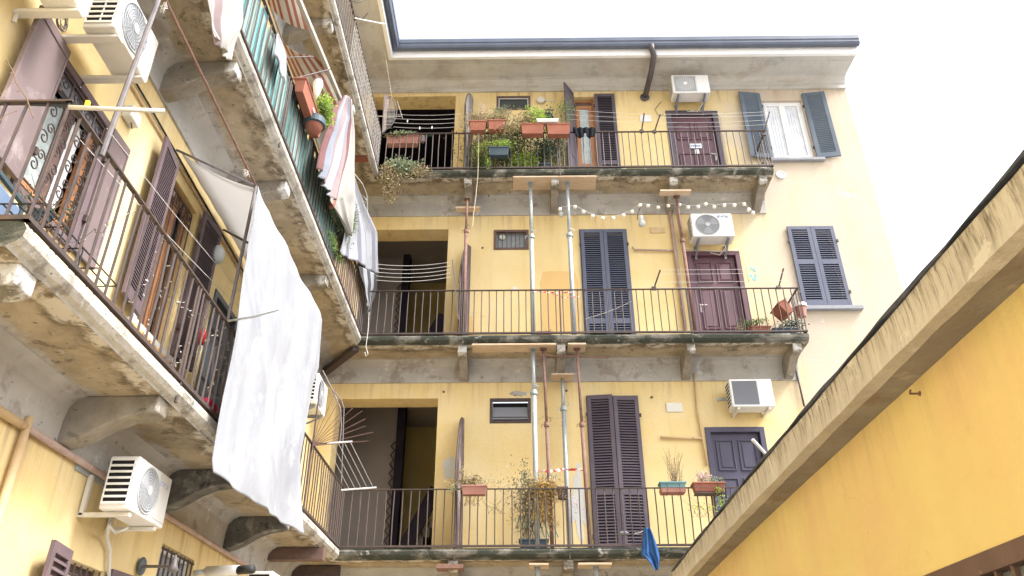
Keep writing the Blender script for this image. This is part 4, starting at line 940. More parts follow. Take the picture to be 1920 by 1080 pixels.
board(.58, .98, 12.62, 12.90, 7.09, 7.125, 'board clamped below the corbel between the rusty props')
board(-1.24, -.84, 12.17, 12.45, 3.80, 3.86, 'rusty plate under the lowest gallery at the partition', 'rust', 'packing_plate')

def tape(pts, w, label, n=40):
    mb = MB(); P3 = [Vector(p) for p in pts]; L = len(P3)-1
    def fn(s, t):
        q = s*L; i = min(int(q), L-1); p = P3[i].lerp(P3[i+1], q-i)
        a = s*11; return p+Vector((0, math.sin(a)*.5, math.cos(a)*.9)).normalized()*(t-.5)*w*(1+.25*math.sin(s*21))
    mb.grid(fn, n, 2, lambda s, t: int((s*n*.28+t*.8)) % 2)
    return single(mb, 'barrier_tape', ['tape_white', 'tape_red'], label, 'tape', 'red and white barrier tapes', solid=.001)
y = 12.35
tape([S(1002, 882, y=y), S(1030, 884, y=y), S(1056, 880, y=y+.3), S(1098, 881, y=y)], .05, 'striped barrier tape tied round the props of the lowest gallery')
tape([S(1000, 546, y=y), S(1040, 549, y=y), S(1075, 548, y=y)], .03, 'striped barrier tape on the middle gallery handrail')
tape([S(1030, 549, y=y), S(1056, 558, y=y), S(1090, 556, y=y)], .02, 'loose end of barrier tape sagging under the middle handrail')

# ---------------------------------------------------------------- partitions between neighbours
def partition(x, y0, y1, z0, z1, label, mat, ang=9, top=.3, tilt=0.0):
    t = thing('balcony_partition', label, 'partition', (x, y0, z0), 0, 'weathered partitions across the galleries')
    F = Matrix.Translation((x, y0, z0)) @ Matrix.Rotation(R(ang), 4, 'Z'); D = y1-y0; H = z1-z0
    poly = [(0, 0), (D, 0), (D, H)] + [(D*(1-k/8), H - top*(k/8)**2.2 + rnd.uniform(-.02, .02)) for k in range(1, 8)] + [(0, H-top-.1), (.02, H*.5)]
    MB(F).prism(poly, lambda a, b: (-.012+tilt*b, a, b), lambda a, b: (.012+tilt*b, a, b)).build('board', mat, t)
    mb = MB(F); pts = [(tilt*b-.02, a-.01, b) for a, b in poly[2:]]
    mb.tube(pts, .014, 6); mb.tube([(0, -.02, 0), (tilt*H, -.02, H-top-.1)], .016, 6); mb.build('edge_rail', 'iron', t)
    return t
partition(-1.03, 12.26, 12.96, 11.285, 13.80, 'peeling grey partition beside the leafy top gallery', 'grey_board', -7, .7)
partition(-1.03, 12.26, 12.96, 7.675, 9.95, 'dark brown torn partition of the middle gallery', 'rag_board', -10, 1.1, .0)
partition(-.97, 12.26, 12.96, 4.105, 6.42, 'narrow brown partition with curved top on the lowest gallery', 'rag_board', -4, 1.2, -.01)
single(MB().beam(S(860, 600, y=12.17), S(848, 488, y=12.17), .05, .02), 'clothes_line_arm', 'iron_grey', 'dark slanting arm left of the torn partition', 'clothes line arm')

# ---------------------------------------------------------------- plants
def boxpot(mb, x0, x1, y0, y1, z0, z1, tp=.02, rim=.012):
    lo = [(x0+tp, y0+tp, z0), (x1-tp, y0+tp, z0), (x0+tp, y1-tp, z0), (x1-tp, y1-tp, z0)]; hi = [(x0, y0, z1-.025), (x1, y0, z1-.025), (x0, y1, z1-.025), (x1, y1, z1-.025)]
    mb.hexa(lo+hi); mb.box(x0-rim, x1+rim, y0-rim, y1+rim, z1-.025, z1)
    return mb
def clump(mb, c, r, n, size, mi=0, shell=.0, asp=.5, droop=0):
    c = Vector(c)
    subs = [c+Vector((rnd.gauss(0, .45)*r[0], rnd.gauss(0, .45)*r[1], rnd.gauss(0, .45)*r[2])) for _ in range(max(3, n//45))]
    for _ in range(n):
        s = rnd.choice(subs); k = .38
        p = s+Vector((rnd.gauss(0, k)*r[0], rnd.gauss(0, k)*r[1], rnd.gauss(0, k)*r[2]))
        mb.leaf(p, size*rnd.uniform(.6, 1.3), mi, asp)
def stems(mb, c, r, n, rad=.004, base=None):
    c = Vector(c); b = Vector(base) if base else c-Vector((0, 0, r[2]))
    for _ in range(n):
        e = c+Vector((rnd.uniform(-1, 1)*r[0], rnd.uniform(-1, 1)*r[1], rnd.uniform(-.2, 1)*r[2])); b2 = b+Vector((rnd.uniform(-.5, .5)*r[0], rnd.uniform(-.3, .3)*r[1], 0))
        m_ = b2.lerp(e, .5)+Vector((rnd.gauss(0, .12)*r[0], rnd.gauss(0, .12)*r[1], 0)); mb.tube([b2, m_, e], rad, 4, r2=rad*.4)
def plant(label, cat, pot, clumps, leafmats, stemspec=(), name='potted_plant', group=None, potmat='terracotta', pottype='box', asp=.5):
    """pot: box (x0,x1,y0,y1,z0,z1) or None; clumps: (centre, radii, n, size, matindex)"""
    c = ((pot[0]+pot[1])/2, (pot[2]+pot[3])/2, pot[4]) if pot else clumps[0][0]
    t = thing(name, label, cat, c, 0, group)
    if pot:
        mb = MB()
        if pottype == 'box': boxpot(mb, *pot)
        else:
            r_ = (pot[1]-pot[0])/2; h_ = pot[5]-pot[4]
            mb.lathe([(r_*.68, 0), (r_*.92, h_*.8), (r_*1.0, h_*.8), (r_*1.04, h_), (r_*.9, h_)], ((pot[0]+pot[1])/2, (pot[2]+pot[3])/2, pot[4]), 20)
        mb.build('pot', potmat, t, bevel=.004 if pottype == 'box' else 0)
        mb = MB(); mb.box(pot[0]+.02, pot[1]-.02, pot[2]+.02, pot[3]-.02, pot[5], pot[5]+.004); mb.build('soil', 'soil', t)
    mb = MB()
    for c_, r_, n_, s_, mi in clumps: clump(mb, c_, r_, n_, s_, mi, asp=asp)
    if mb.v: mb.build('foliage', leafmats, t)
    if stemspec:
        mb = MB()
        for st in stemspec: stems(mb, *st)
        mb.build('stems', 'twig', t)
    return t
G3 = 'window boxes on the top gallery rail'
ym = 12.08
# top gallery
plant('terracotta box with wiry dry plant next to the grey partition', 'planter', (-.93, -.60, ym-.10, ym+.08, 12.10, 12.33),
      [((-.85, ym, 12.48), (.20, .08, .16), 700, .04, 0), ((-.7, ym, 12.62), (.14, .06, .22), 90, .03, 1), ((-.9, 12.0, 12.15), (.15, .05, .2), 120, .03, 0)], ['leaf_dry', 'flower_pink'], [((-.75, ym, 12.6), (.2, .08, .32), 16)], group=G3)
plant('terracotta box overgrown with straw coloured tangle', 'planter', (-.56, -.22, ym-.10, ym+.08, 12.12, 12.35),
      [((-.35, ym, 12.50), (.24, .08, .16), 650, .045, 0), ((-.1, 12.02, 12.2), (.20, .06, .13), 500, .045, 0), ((-.3, ym, 12.68), (.2, .06, .16), 360, .04, 1)], ['leaf_dry', 'leaf_sage'], [((-.3, ym, 12.55), (.22, .08, .3), 14)], group=G3)
plant('terracotta box with bright green bush left of the white tray', 'planter', (.10, .55, ym-.10, ym+.08, 12.00, 12.25),
      [((.42, 12.25, 12.62), (.22, .10, .22), 1000, .055, 0), ((.15, 12.2, 12.5), (.22, .10, .16), 700, .045, 1), ((.66, 12.3, 12.68), (.13, .08, .22), 420, .05, 2)], ['leaf_bright', 'leaf_dry', 'leaf_dark'], [((.4, 12.2, 12.5), (.25, .08, .3), 10)], group=G3)
plant('terracotta box beside the black shorts with a tall airy plant', 'planter', (.61, 1.07, ym-.10, ym+.08, 11.98, 12.24),
      [((.98, ym, 12.72), (.18, .08, .30), 380, .04, 0)], ['leaf_green'], [((.98, ym, 12.65), (.18, .08, .38), 12)], group=G3)
single(boxpot(MB(), .42, .84, ym-.13, ym+.03, 12.262, 12.33, .005).box(.43, .83, ym-.12, ym+.02, 12.33, 12.335), 'plastic_tray', 'white_plastic', 'white ribbed tray lying across two terracotta boxes', 'tray')
plant('dark teal box of trailing greens hung low on the rail', 'planter', (-.55, -.15, 12.02, 12.18, 11.50, 11.69),
      [((-.38, 12.08, 11.80), (.24, .08, .09), 300, .04, 0), ((-.62, 12.02, 11.5), (.08, .05, .24), 110, .035, 0), ((-.5, 12.0, 11.25), (.06, .04, .12), 60, .035, 1)], ['leaf_bright', 'leaf_green'], potmat='pot_dark')
plant('dense climbing greenery filling the middle of the top gallery', 'plants', None,
      [((-.1, 12.55, 11.95), (.62, .16, .50), 3000, .055, 0), ((-.65, 12.5, 12.0), (.30, .12, .50), 1500, .05, 2), ((.25, 12.5, 11.60), (.30, .12, .26), 900, .06, 1), ((-.2, 12.6, 12.55), (.65, .1, .28), 1500, .05, 2), ((-.75, 12.4, 11.6), (.22, .1, .28), 600, .05, 0), ((.1, 12.5, 12.5), (.5, .12, .22), 700, .05, 1)],
      ['leaf_green', 'leaf_bright', 'leaf_dry'], [((-.1, 12.55, 12.1), (.7, .12, .8), 46, .005)], name='climbing_plant', asp=.6)
plant('dark evergreen shrub beside the open plum shutter', 'shrub', (.42, .72, 12.3, 12.55, 11.29, 11.5), [((.62, 12.45, 11.95), (.22, .12, .42), 1900, .05, 0)], ['leaf_dark'], [((.6, 12.45, 11.8), (.15, .1, .5), 10)], name='shrub', pottype='round', potmat='pot_dark')
plant('long reddish box with pale succulents in front of the dark stair hall', 'planter', (-2.62, -1.98, 12.24, 12.42, 12.0, 12.20),
      [((-2.35, 12.3, 12.28), (.26, .08, .06), 260, .05, 0), ((-2.35, 12.22, 12.2), (.3, .06, .06), 160, .045, 1)], ['leaf_sage', 'leaf_green'], [((-2.3, 12.3, 12.15), (.2, .05, .1), 6)], potmat='terracotta_pale')
plant('small pink pot at the end of the long reddish box', 'flower pot', (-1.95, -1.83, 12.26, 12.38, 12.08, 12.20), [((-1.8, 12.3, 12.22), (.10, .05, .04), 50, .04, 0)], ['leaf_dark'], name='flower_pot', pottype='round', potmat='cloth_rose')
plant('dry plant hanging far below the top gallery slab', 'hanging plant', None,
      [((-2.25, 12.05, 11.22), (.26, .10, .16), 1700, .05, 1), ((-1.98, 12.05, 11.15), (.24, .08, .16), 700, .04, 2), ((-2.42, 12.02, 10.98), (.15, .08, .20), 1500, .05, 0), ((-2.40, 12.02, 10.68), (.12, .07, .22), 1300, .045, 0)],
      ['leaf_dry', 'leaf_sage', 'leaf_dry'], [((-2.3, 12.05, 11.0), (.3, .1, .45), 30, .004)], name='hanging_plant')
mb = MB(); mb.ring((0, 0, 0), .1, .004)
# middle gallery
plant('small terracotta box with clipped green herb on the middle gallery floor', 'planter', (4.06, 4.40, 12.26, 12.42, 7.69, 7.83), [((4.15, 12.32, 7.93), (.20, .08, .07), 480, .035, 0), ((3.92, 12.34, 7.82), (.10, .06, .08), 110, .03, 1)], ['leaf_green', 'leaf_dry'], [((4.15, 12.3, 7.9), (.15, .05, .08), 6)])
plant('low grey-green plants in the corner of the middle gallery', 'planter', (4.44, 4.86, 12.28, 12.44, 7.69, 7.80), [((4.68, 12.33, 7.87), (.24, .08, .08), 420, .04, 0)], ['leaf_dark'], [((4.68, 12.33, 7.85), (.2, .05, .08), 6)], potmat='pot_dark')
t = thing('empty_planter', 'tilted terracotta planter hanging at the corner of the middle rail', 'planter', (4.70, 12.35, 8.05)); F_ = Matrix.Translation((4.70, 12.35, 8.20)) @ Matrix.Rotation(R(-32), 4, 'Y') @ Matrix.Rotation(R(10), 4, 'Z')
boxpot(MB(F_), -.07, .12, -.10, .22, -.14, .12).build('pot', 'terracotta', t, bevel=.004); MB(F_).box(-.05, .10, -.08, .20, .12, .124).build('soil', 'soil', t)
t = thing('planter', 'white-rimmed terracotta pot outside the corner of the middle rail', 'planter', (5.06, 12.45, 8.15)); mb = MB(Matrix.Translation((5.08, 12.5, 8.12))); mb.lathe([(.07, 0), (.10, .18), (.11, .18), (.11, .24), (.09, .24)], (0, 0, 0), 18); mb.build('pot', 'terracotta_pale', t)
mb = MB(Matrix.Translation((5.08, 12.5, 8.12))); mb.lathe([(.105, .19), (.118, .19), (.118, .25), (.10, .25)], (0, 0, 0), 18); mb.build('rim', 'white_plastic', t)
plant('cut-down clay pot with one twig between the middle gallery props', 'flower pot', (.34, .58, 12.34, 12.5, 7.69, 7.80), [((.56, 12.4, 7.85), (.05, .03, .03), 14, .03, 0)], ['leaf_dark'], [((.52, 12.4, 7.85), (.06, .03, .05), 5)], name='flower_pot', potmat='terracotta_pale')
# lowest gallery
plant('trough of dead brown creeper on the lowest rail at the partition', 'planter', (-.88, -.50, 12.02, 12.18, 4.86, 5.00),
      [((-.70, 12.1, 5.08), (.22, .08, .06), 600, .04, 0), ((-.92, 12.1, 5.22), (.05, .04, .20), 110, .03, 0), ((-.3, 12.0, 4.85), (.18, .06, .16), 60, .028, 0), ((-1.0, 12.05, 4.98), (.12, .05, .10), 70, .03, 1)], ['leaf_dry', 'leaf_sage'], [((-.75, 12.1, 5.0), (.3, .06, .3), 14), ((-.35, 12.0, 4.8), (.35, .05, .25), 8)], potmat='terracotta_pale')
t = plant('dead climber on a blue-green lattice in a dark trough', 'trellis plant', (-.0, .44, 12.36, 12.56, 4.11, 4.26),
      [((.10, 12.42, 4.75), (.20, .08, .45), 1300, .045, 0), ((.06, 12.42, 5.35), (.10, .06, .14), 90, .035, 1), ((.18, 12.36, 4.5), (.16, .06, .25), 160, .035, 2)], ['leaf_dry', 'leaf_dark', 'leaf_sage'], [((.12, 12.42, 4.8), (.2, .05, .6), 26, .004)], potmat='pot_dark')
mb = MB()
for k in range(6):
    a = -.05+k*.07; mb.beam((a, 12.48, 4.3+abs(k-3)*.05), (a+.30, 12.47, 5.28), .018, .006, (0, 1, 0)); mb.beam((a+.30, 12.46, 4.3), (a, 12.455, 5.28-abs(k-2)*.06), .018, .006, (0, 1, 0))
mb.build('lattice', 'pot_teal', t)
plant('yellowed hanging creeper in a dark pot behind the lowest rail', 'hanging plant', (.60, .76, 12.28, 12.44, 4.86, 5.04),
      [((.42, 12.32, 5.02), (.20, .08, .13), 1100, .045, 0), ((.40, 12.32, 4.78), (.15, .07, .18), 800, .042, 0), ((.52, 12.3, 4.5), (.10, .05, .16), 90, .03, 0), ((.85, 12.34, 4.85), (.12, .05, .2), 60, .03, 1)], ['leaf_ochre', 'flower_pink'], [((.45, 12.32, 4.8), (.2, .05, .3), 16)], potmat='pot_brown')
plant('teal and pink planter with a bare twiggy shrub on the lowest rail', 'planter', (2.17, 2.56, 12.0, 12.18, 4.87, 5.03), [((2.42, 12.1, 5.35), (.10, .06, .15), 60, .02, 0)], ['leaf_dry'], [((2.42, 12.1, 5.3), (.17, .07, .34), 40, .0035)], potmat='pot_teal')
MB().hexa([(2.185, 11.993, 4.865), (2.545, 11.993, 4.865), (2.185, 12.19, 4.865), (2.545, 12.19, 4.865), (2.17, 11.985, 4.93), (2.56, 11.985, 4.93), (2.17, 12.19, 4.93), (2.56, 12.19, 4.93)]).build('lower_band', 'terracotta_pale', bpy.data.objects.get([o.name for o in bpy.data.objects if o.get('label', '').startswith('teal and pink')][0]))
t = plant('terracotta planter with small pink flowers on the lowest rail', 'planter', (2.68, 3.16, 12.0, 12.18, 4.88, 5.02),
      [((2.86, 12.1, 5.14), (.13, .06, .08), 240, .03, 0), ((3.0, 12.1, 5.07), (.16, .06, .04), 160, .03, 1), ((2.85, 12.0, 4.7), (.20, .05, .16), 70, .035, 2), ((3.05, 12.0, 4.72), (.10, .05, .2), 130, .04, 2)], ['flower_pink', 'leaf_sage', 'leaf_bright'], [((2.85, 12.08, 5.1), (.12, .05, .15), 18, .003), ((2.8, 12.0, 4.7), (.35, .05, .22), 9, .003)])
MB().box(2.70, 3.14, 12.0, 12.18, 4.845, 4.868).build('saucer', 'pot_brown', t, bevel=.004)
for (x0_, x1_, z_) in ((2.17, 2.56, 4.97), (2.68, 3.16, 4.96)):
    mb = MB()
    for xx in (x0_+.1, x1_-.1): mb.tube([(xx, 12.20, 4.99), (xx, 11.985, 4.99), (xx, 11.985, 4.85), (xx, 12.19, 4.85)], .004, 5)
    mb.tube([(x0_-.02, 11.985, 4.93), (x1_+.02, 11.985, 4.93)], .004, 5)
    single(mb, 'planter_bracket', 'iron', 'wire holder around the %s planter on the lowest rail' % ('teal' if x0_ < 2.5 else 'flowering terracotta'), 'planter bracket')

# ---------------------------------------------------------------- laundry, cloths
def resample(pts, n):
    pts = [Vector(p) for p in pts]; L = [0]
    for a, b in zip(pts[:-1], pts[1:]): L.append(L[-1]+(b-a).length)
    out = []
    for k in range(n+1):
        d = L[-1]*k/n; i = 0
        while i < len(L)-2 and L[i+1] < d: i += 1
        f = (d-L[i])/max(1e-6, L[i+1]-L[i]); out.append(pts[i].lerp(pts[i+1], min(1, f)))
    return out
def hang(left, right, x, label, name, cat, mats, stripes=None, nu=36, nv=46, amp=.03, freq=5, nrm=(1, 0, 0), seed=1, grow=.4, group=None, y=None, edge=.006, creases=()):
    """cloth between two surveyed edges lying in the plane x (or y); folds push it off that plane"""
    A = resample([S(u, v, x=x, y=y) for u, v in left], nv); B = resample([S(u, v, x=x, y=y) for u, v in right], nv)
    r_ = random.Random(seed); ph = [r_.uniform(0, 6.28) for _ in range(6)]; N = Vector(nrm)
    def fn(s, t):
        q = t*nv; i = min(int(q), nv-1); f = q-i
        p = A[i].lerp(A[i+1], f).lerp(B[i].lerp(B[i+1], f), s)
        k = amp*(grow+(1-grow)*t)
        d = k*(math.sin(s*6.283*freq+ph[0]+1.3*math.sin(t*3+ph[1]))+.5*math.sin(s*6.283*freq*2.3+ph[2]+t*2)+.35*math.sin((s*.8+t*1.3)*9+ph[3]))
        e = edge*math.sin(s*40+ph[4])+edge*math.sin(s*17+ph[5])
        for ca, cb, cw, ch in creases:
            q_ = s*ca+t*cb-cw; d += ch*math.exp(-(q_/.024)**2)*math.sin(3.14*min(1, max(0, t+.05*math.sin(s*9))))
        return p+N*(d+.004)+Vector((0, 0, e*t))
    mb = MB(); mb.grid(fn, nu, nv, stripes)
    return single(mb, name, mats, label, cat, group, smooth=True, solid=.004)
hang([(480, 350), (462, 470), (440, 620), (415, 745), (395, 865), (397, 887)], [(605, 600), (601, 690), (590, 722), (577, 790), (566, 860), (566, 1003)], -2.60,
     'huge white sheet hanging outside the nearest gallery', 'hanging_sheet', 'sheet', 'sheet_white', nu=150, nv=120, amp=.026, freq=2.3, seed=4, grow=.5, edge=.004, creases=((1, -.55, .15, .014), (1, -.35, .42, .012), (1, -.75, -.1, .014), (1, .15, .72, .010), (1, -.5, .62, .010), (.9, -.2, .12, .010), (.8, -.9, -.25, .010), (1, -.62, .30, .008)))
hang([(383, -60), (384, 20), (390, 45), (398, 68)], [(462, -60), (452, 40), (440, 80), (431, 114)], -2.62, 'white cloth with faded pink stripes at the top edge, left of the green screen', 'hanging_cloth', 'cloth',
     ['sheet_cream', 'cloth_rose'], lambda s, t: 1 if .08 < s < .42 and int(s*22) % 3 else 0, amp=.03, freq=2, seed=2)
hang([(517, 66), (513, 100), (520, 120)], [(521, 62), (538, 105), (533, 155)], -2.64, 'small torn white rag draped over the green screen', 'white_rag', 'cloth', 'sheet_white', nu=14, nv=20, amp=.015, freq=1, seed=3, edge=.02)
# striped bundle and sheets on the middle gallery of the left wing
hang([(646, 178), (628, 205), (612, 250), (600, 290), (593, 316)], [(655, 182), (658, 230), (648, 290), (636, 345), (624, 378)], -2.52, 'bundled red and white striped awning cloth hanging down', 'striped_cloth', 'cloth',
     ['cloth_red', 'sheet_white', 'cloth_dust', 'cloth_rose'], lambda s, t: (0, 2, 1, 2, 3, 3, 1, 1, 2, 1, 3, 0)[min(11, int(s*12))], amp=.035, freq=3.5, seed=6, nu=60)
hang([(656, 186), (653, 240), (640, 300), (622, 350), (616, 376), (655, 442)], [(659, 186), (663, 250), (665, 330), (664, 380), (657, 442)], -2.58, 'long cream sheet hanging beside the striped bundle', 'hanging_sheet', 'sheet', 'sheet_cream', amp=.03, freq=2, seed=8)
hang([(651, 330), (645, 400), (640, 440), (634, 472)], [(664, 336), (688, 395), (704, 438), (707, 515)], -2.64, 'grey and white striped cloth over the rail of the left wing', 'striped_cloth', 'cloth',
     ['cloth_lilac', 'sheet_white'], lambda s, t: int(s*9+t*.6) % 2, amp=.03, freq=2, seed=9, nu=54)
hang([(672, 498), (683, 540), (688, 565)], [(707, 515), (706, 545), (690, 592)], -2.63, 'dark and white striped tail end of cloth below the rail corner', 'striped_cloth', 'cloth',
     ['cloth_dark', 'sheet_white'], lambda s, t: int(s*5) % 2, amp=.02, freq=1.5, seed=10)
# striped awnings over the middle gallery
def awning(inner, outer, label, n=13, mats=('awning_orange', 'awning_cream')):
    A = resample(inner, 26); B = resample(outer, 26); mb = MB()
    mb.grid(lambda s, t: A[round(s*26)].lerp(B[round(s*26)], t)-Vector((0, 0, .10*math.sin(t*3.14))), 26, 12, lambda s, t: int(t*n) % 2)
    return single(mb, 'striped_awning', list(mats), label, 'awning', 'striped awnings of the left wing', solid=.004)
awning([S(519, 68, x=-2.98), S(549, 138, x=-2.98), S(600, 235, x=-2.98)], [S(590, 104, x=-2.66), S(618, 138, x=-2.66), S(646, 196, x=-2.66)], 'orange and cream striped awning between green screen and top gallery')
awning([S(492, -40, x=-2.98), S(503, 8, x=-2.98)], [S(548, -60, x=-2.66), S(577, 56, x=-2.66)], 'orange striped awning cut by the top edge')
t = thing('awning_frame', 'long pale front bar and thin arms of the striped awnings', 'awning frame', S(640, 195, x=-2.60))
MB().beam(S(552, -20, x=-2.60), S(644, 200, x=-2.60), .05, .07).build('front_bar', 'sheet_cream', t)
mb = MB(); mb.tube([S(549, 148, x=-2.72), S(619, 130, x=-2.45)], .010, 6); mb.tube([S(534, 108, x=-2.72), S(588, 106, x=-2.5)], .008, 6); mb.tube([S(539, 86, x=-2.72), S(543, 66, x=-2.7)], .006, 6); mb.build('arm', 'iron', t)
# green screen
t = thing('balcony_screen', 'weathered teal plank screen lining the middle gallery rail of the left wing', 'screen', (xb, 7.8, 7.70))
mb = MB(); y = 5.30; r_ = random.Random(3)
while y < 9.95:
    wd_ = r_.uniform(.05, .15); h_ = 8.56+r_.uniform(-.10, .10)
    if 8.0 < y < 9.0: h_ -= .05
    mb.box(xb-.045, xb-.025, y, y+wd_-.008, 7.70, h_, r_.choice((0, 0, 0, 1) if y < 7.4 else ((0, 1, 1, 0, 1) if y < 8.9 else (0, 0, 0, 0, 0, 0, 0, 1)))); y += wd_
mb.build('planks', ['plank_paint', 'plank_pale', 'reed_tan'], t)
mb = MB(); mb.beam((xb-.06, 5.3, 8.0), (xb-.06, 9.9, 8.0), .02, .05); mb.beam((xb-.06, 5.3, 8.4), (xb-.06, 9.9, 8.4), .02, .05); mb.build('batten', 'plank_paint', t)
t = thing('balcony_screen', 'tan reed screen continuing the green plank screen', 'screen', (xb, 10.9, 7.70))
mb = MB(); y = 9.96
while y < 11.9: mb.box(xb-.040, xb-.028, y, y+.045, 7.70, 8.50); y += .075
mb.build('reeds', 'reed_tan', t)
# pots hung outside the green screen
t = thing('potted_plant', 'long terracotta trough hung high outside the green screen', 'planter', (-2.60, 7.5, 8.5)); boxpot(MB(), -2.70, -2.56, 7.05, 7.95, 8.42, 8.63).build('pot', 'terracotta', t, bevel=.004)
MB().box(-2.557, -2.553, 7.45, 7.60, 8.50, 8.515).build('pot_label', 'paper', t)
mb = MB(); clump(mb, (-2.66, 7.6, 8.66), (.05, .3, .04), 90, .05, 0); mb.build('foliage', ['leaf_green'], t)
p = S(588, 238, x=-2.58)
t = thing('potted_plant', 'round clay pot in a dark rim with a bright green bush', 'plant pot', p-Vector((0, 0, .1)))
F_ = Matrix.Translation(p-Vector((0, 0, .09)))
MB(F_).lathe([(.08, 0), (.12, .11), (.12, .13)], (0, 0, 0), 20).build('pot', 'terracotta', t, smooth=True); MB(F_).lathe([(.125, .10), (.145, .11), (.145, .20), (.12, .20)], (0, 0, 0), 20).build('pot_rim', 'pot_dark', t)
q = S(608, 208, x=-2.55); mb = MB(); clump(mb, q, (.10, .20, .12), 900, .05, 0); clump(mb, q-Vector((0, .1, .1)), (.08, .12, .08), 200, .05, 1); mb.build('foliage', ['leaf_bright', 'leaf_green'], t); mb = MB(); stems(mb, q, (.1, .15, .15), 12); mb.build('stems', 'twig', t)
p = S(596, 160, x=-2.58); t = thing('hanging_bag', 'small white tapering bag beside the high terracotta trough', 'bag', p-Vector((0, 0, .2)))
MB(Matrix.Translation(p)).lathe([(.01, -.24), (.045, -.12), (.065, .02), (.05, .10), (.02, .13)], (0, 0, 0), 14).build('bag', 'white_plastic', t, smooth=True); MB(Matrix.Translation(p)).lathe([(.052, .06), (.062, .08), (.045, .11)], (0, 0, 0), 14).build('bag_top', 'cloth_rose', t)
plant('grey-green bushy plant half covered by the cream sheet', 'shrub', None, [(S(640, 430, x=-2.70), (.09, .45, .22), 1300, .040, 0), (S(628, 465, x=-2.68), (.06, .30, .12), 420, .040, 1), (S(660, 400, x=-2.62), (.05, .3, .2), 420, .040, 1), (S(625, 395, x=-2.68), (.05, .22, .10), 300, .036, 0)], ['leaf_sage', 'leaf_green'], [(S(645, 425, x=-2.70), (.08, .3, .3), 20)], name='shrub')
p = S(623, 380, x=-2.62); q = MB(Matrix.Translation(p)); q.lathe([(.04, -.08), (.055, .05), (.06, .06)], (0, 0, 0), 14); single(q, 'clay_pot', 'terracotta', 'little clay pot hanging below the cream sheet', 'plant pot')
mb = MB(); a = [S(664, 325, x=-2.4), S(680, 345, x=-2.4), S(688, 365, x=-2.4), S(689, 396, x=-2.4)]; mb.tube(a, .007, 6); mb.tube([S(666, 335, x=-2.45), S(674, 360, x=-2.45), S(683, 392, x=-2.45)], .005, 6)
for k in range(5): mb.tube([S(668+k*3, 372-k*9+30, x=-2.6), S(680+k*2, 362-k*4+30, x=-2.42)], .003, 4)
single(mb, 'wire_hoop', 'wire_steel', 'thin curved wire hoop with tines beside the grey striped cloth', 'wire hoop')

# nearest gallery: laundry frame of poles
X_ = -2.70
t = thing('laundry_frame', 'frame of thin poles above the nearest gallery rail', 'pole frame', (X_, 5.3, 4.98))
A0, A1 = S(190, 292, x=X_), S(306, -25, x=X_); B0, B1 = S(427, 602, x=X_), S(480, 349, x=X_)
MB().tube([A0, A1], .019, 8).build('upright', 'iron_grey', t); MB().tube([B0, B1], .017, 8).build('upright', 'iron_grey', t)
MB().tube([S(308, -5, x=X_), B1], .011, 6).build('long_rail', 'rust', t)
MB().tube([S(331, 281, x=XL+.01), B1], .013, 6).build('cross_bar', 'iron_grey', t); MB().tube([S(420, 431, x=XL+.01), S(470, 458, x=X_)], .014, 6).build('cross_bar', 'iron', t)
for k, (u, v) in enumerate(((308, 5), (461, 318))):
    mb = MB(); c = S(u, v, x=X_+.01)
    for j in range(9): mb.tube([c, c+Vector((rnd.uniform(-.02, .04), rnd.uniform(-.05, .05), rnd.uniform(-.04, -.02))), c+Vector((rnd.uniform(-.03, .05), rnd.uniform(-.06, .06), rnd.uniform(-.11, -.06)))], .002, 4)
    mb.build('string_knot', 'cable_white', t)
inner = [S(341, 288, x=XL+.05), S(400, 385, x=XL+.05), S(462, 490, x=XL+.05)]; outer = [S(474, 352, x=X_-.01), S(540, 480, x=X_-.01), S(596, 598, x=X_-.01)]
A = resample(inner, 20); B = resample(outer, 20); mb = MB(); mb.grid(lambda s, t: A[round(s*20)].lerp(B[round(s*20)], t)-Vector((0, 0, .05*math.sin(3.14*t)+.006*math.sin(s*30))), 20, 12)
single(mb, 'sun_canopy', 'canopy_white', 'pale canopy cloth stretched from the left wall to the pole frame', 'canopy', smooth=True, solid=.004)
single(MB().tube([S(128, 201, x=X_+.02), S(222, 205, x=-2.45), S(309, 208, x=-2.22)], .014, 8), 'wooden_stick', 'old_wood', 'pale wooden stick tied to the corner of the nearest handrail', 'stick', smooth=True)
single(MB().tube([S(427, 602, x=X_+.02), S(475, 594, x=-2.45), S(523, 580, x=-2.2)], .011, 8), 'wooden_stick', 'galvanised', 'thin grey rod pointing out in front of the white sheet', 'rod', smooth=True)
c = S(163, 198, x=X_+.03); single(MB().box(c.x-.012, c.x+.012, c.y-.012, c.y+.012, c.z-.01, c.z+.035), 'clothes_peg', 'yellow_plastic', 'yellow clothes peg on the pale wooden stick', 'clothes peg', bevel=.003)
mb = MB()
for k in range(60): a = S(60+k*1.3, 193+.05*k, y=3.58); mb.ring(a, .022, .003, n=8, m=3)
single(mb, 'wire_wrap', 'cable_black', 'dark cord wound tightly round the end handrail', 'cord')
mb = MB(); L_ = [(42, 272), (60, 300), (0, 340)]
mb.tube([S(12, 113, x=-3.2), S(25, 135, x=-3.15), S(30, 155, x=-3.1), S(50, 185, x=-2.95), S(62, 220, x=-2.85)], .004, 5)
for (u, v) in ((25, 135), (30, 155), (40, 170), (52, 188)): mb.tube([S(u, v, x=-3.05), S(u-9, v+2, x=-3.05)], .0025, 4)
mb.tube([S(-5, 230, x=-3.0), S(12, 215, x=-3.0), S(32, 208, x=-3.0)], .003, 4)
single(mb, 'dead_vine', 'twig', 'bare thorny twig hanging at the far left over the mauve shutter', 'twig')
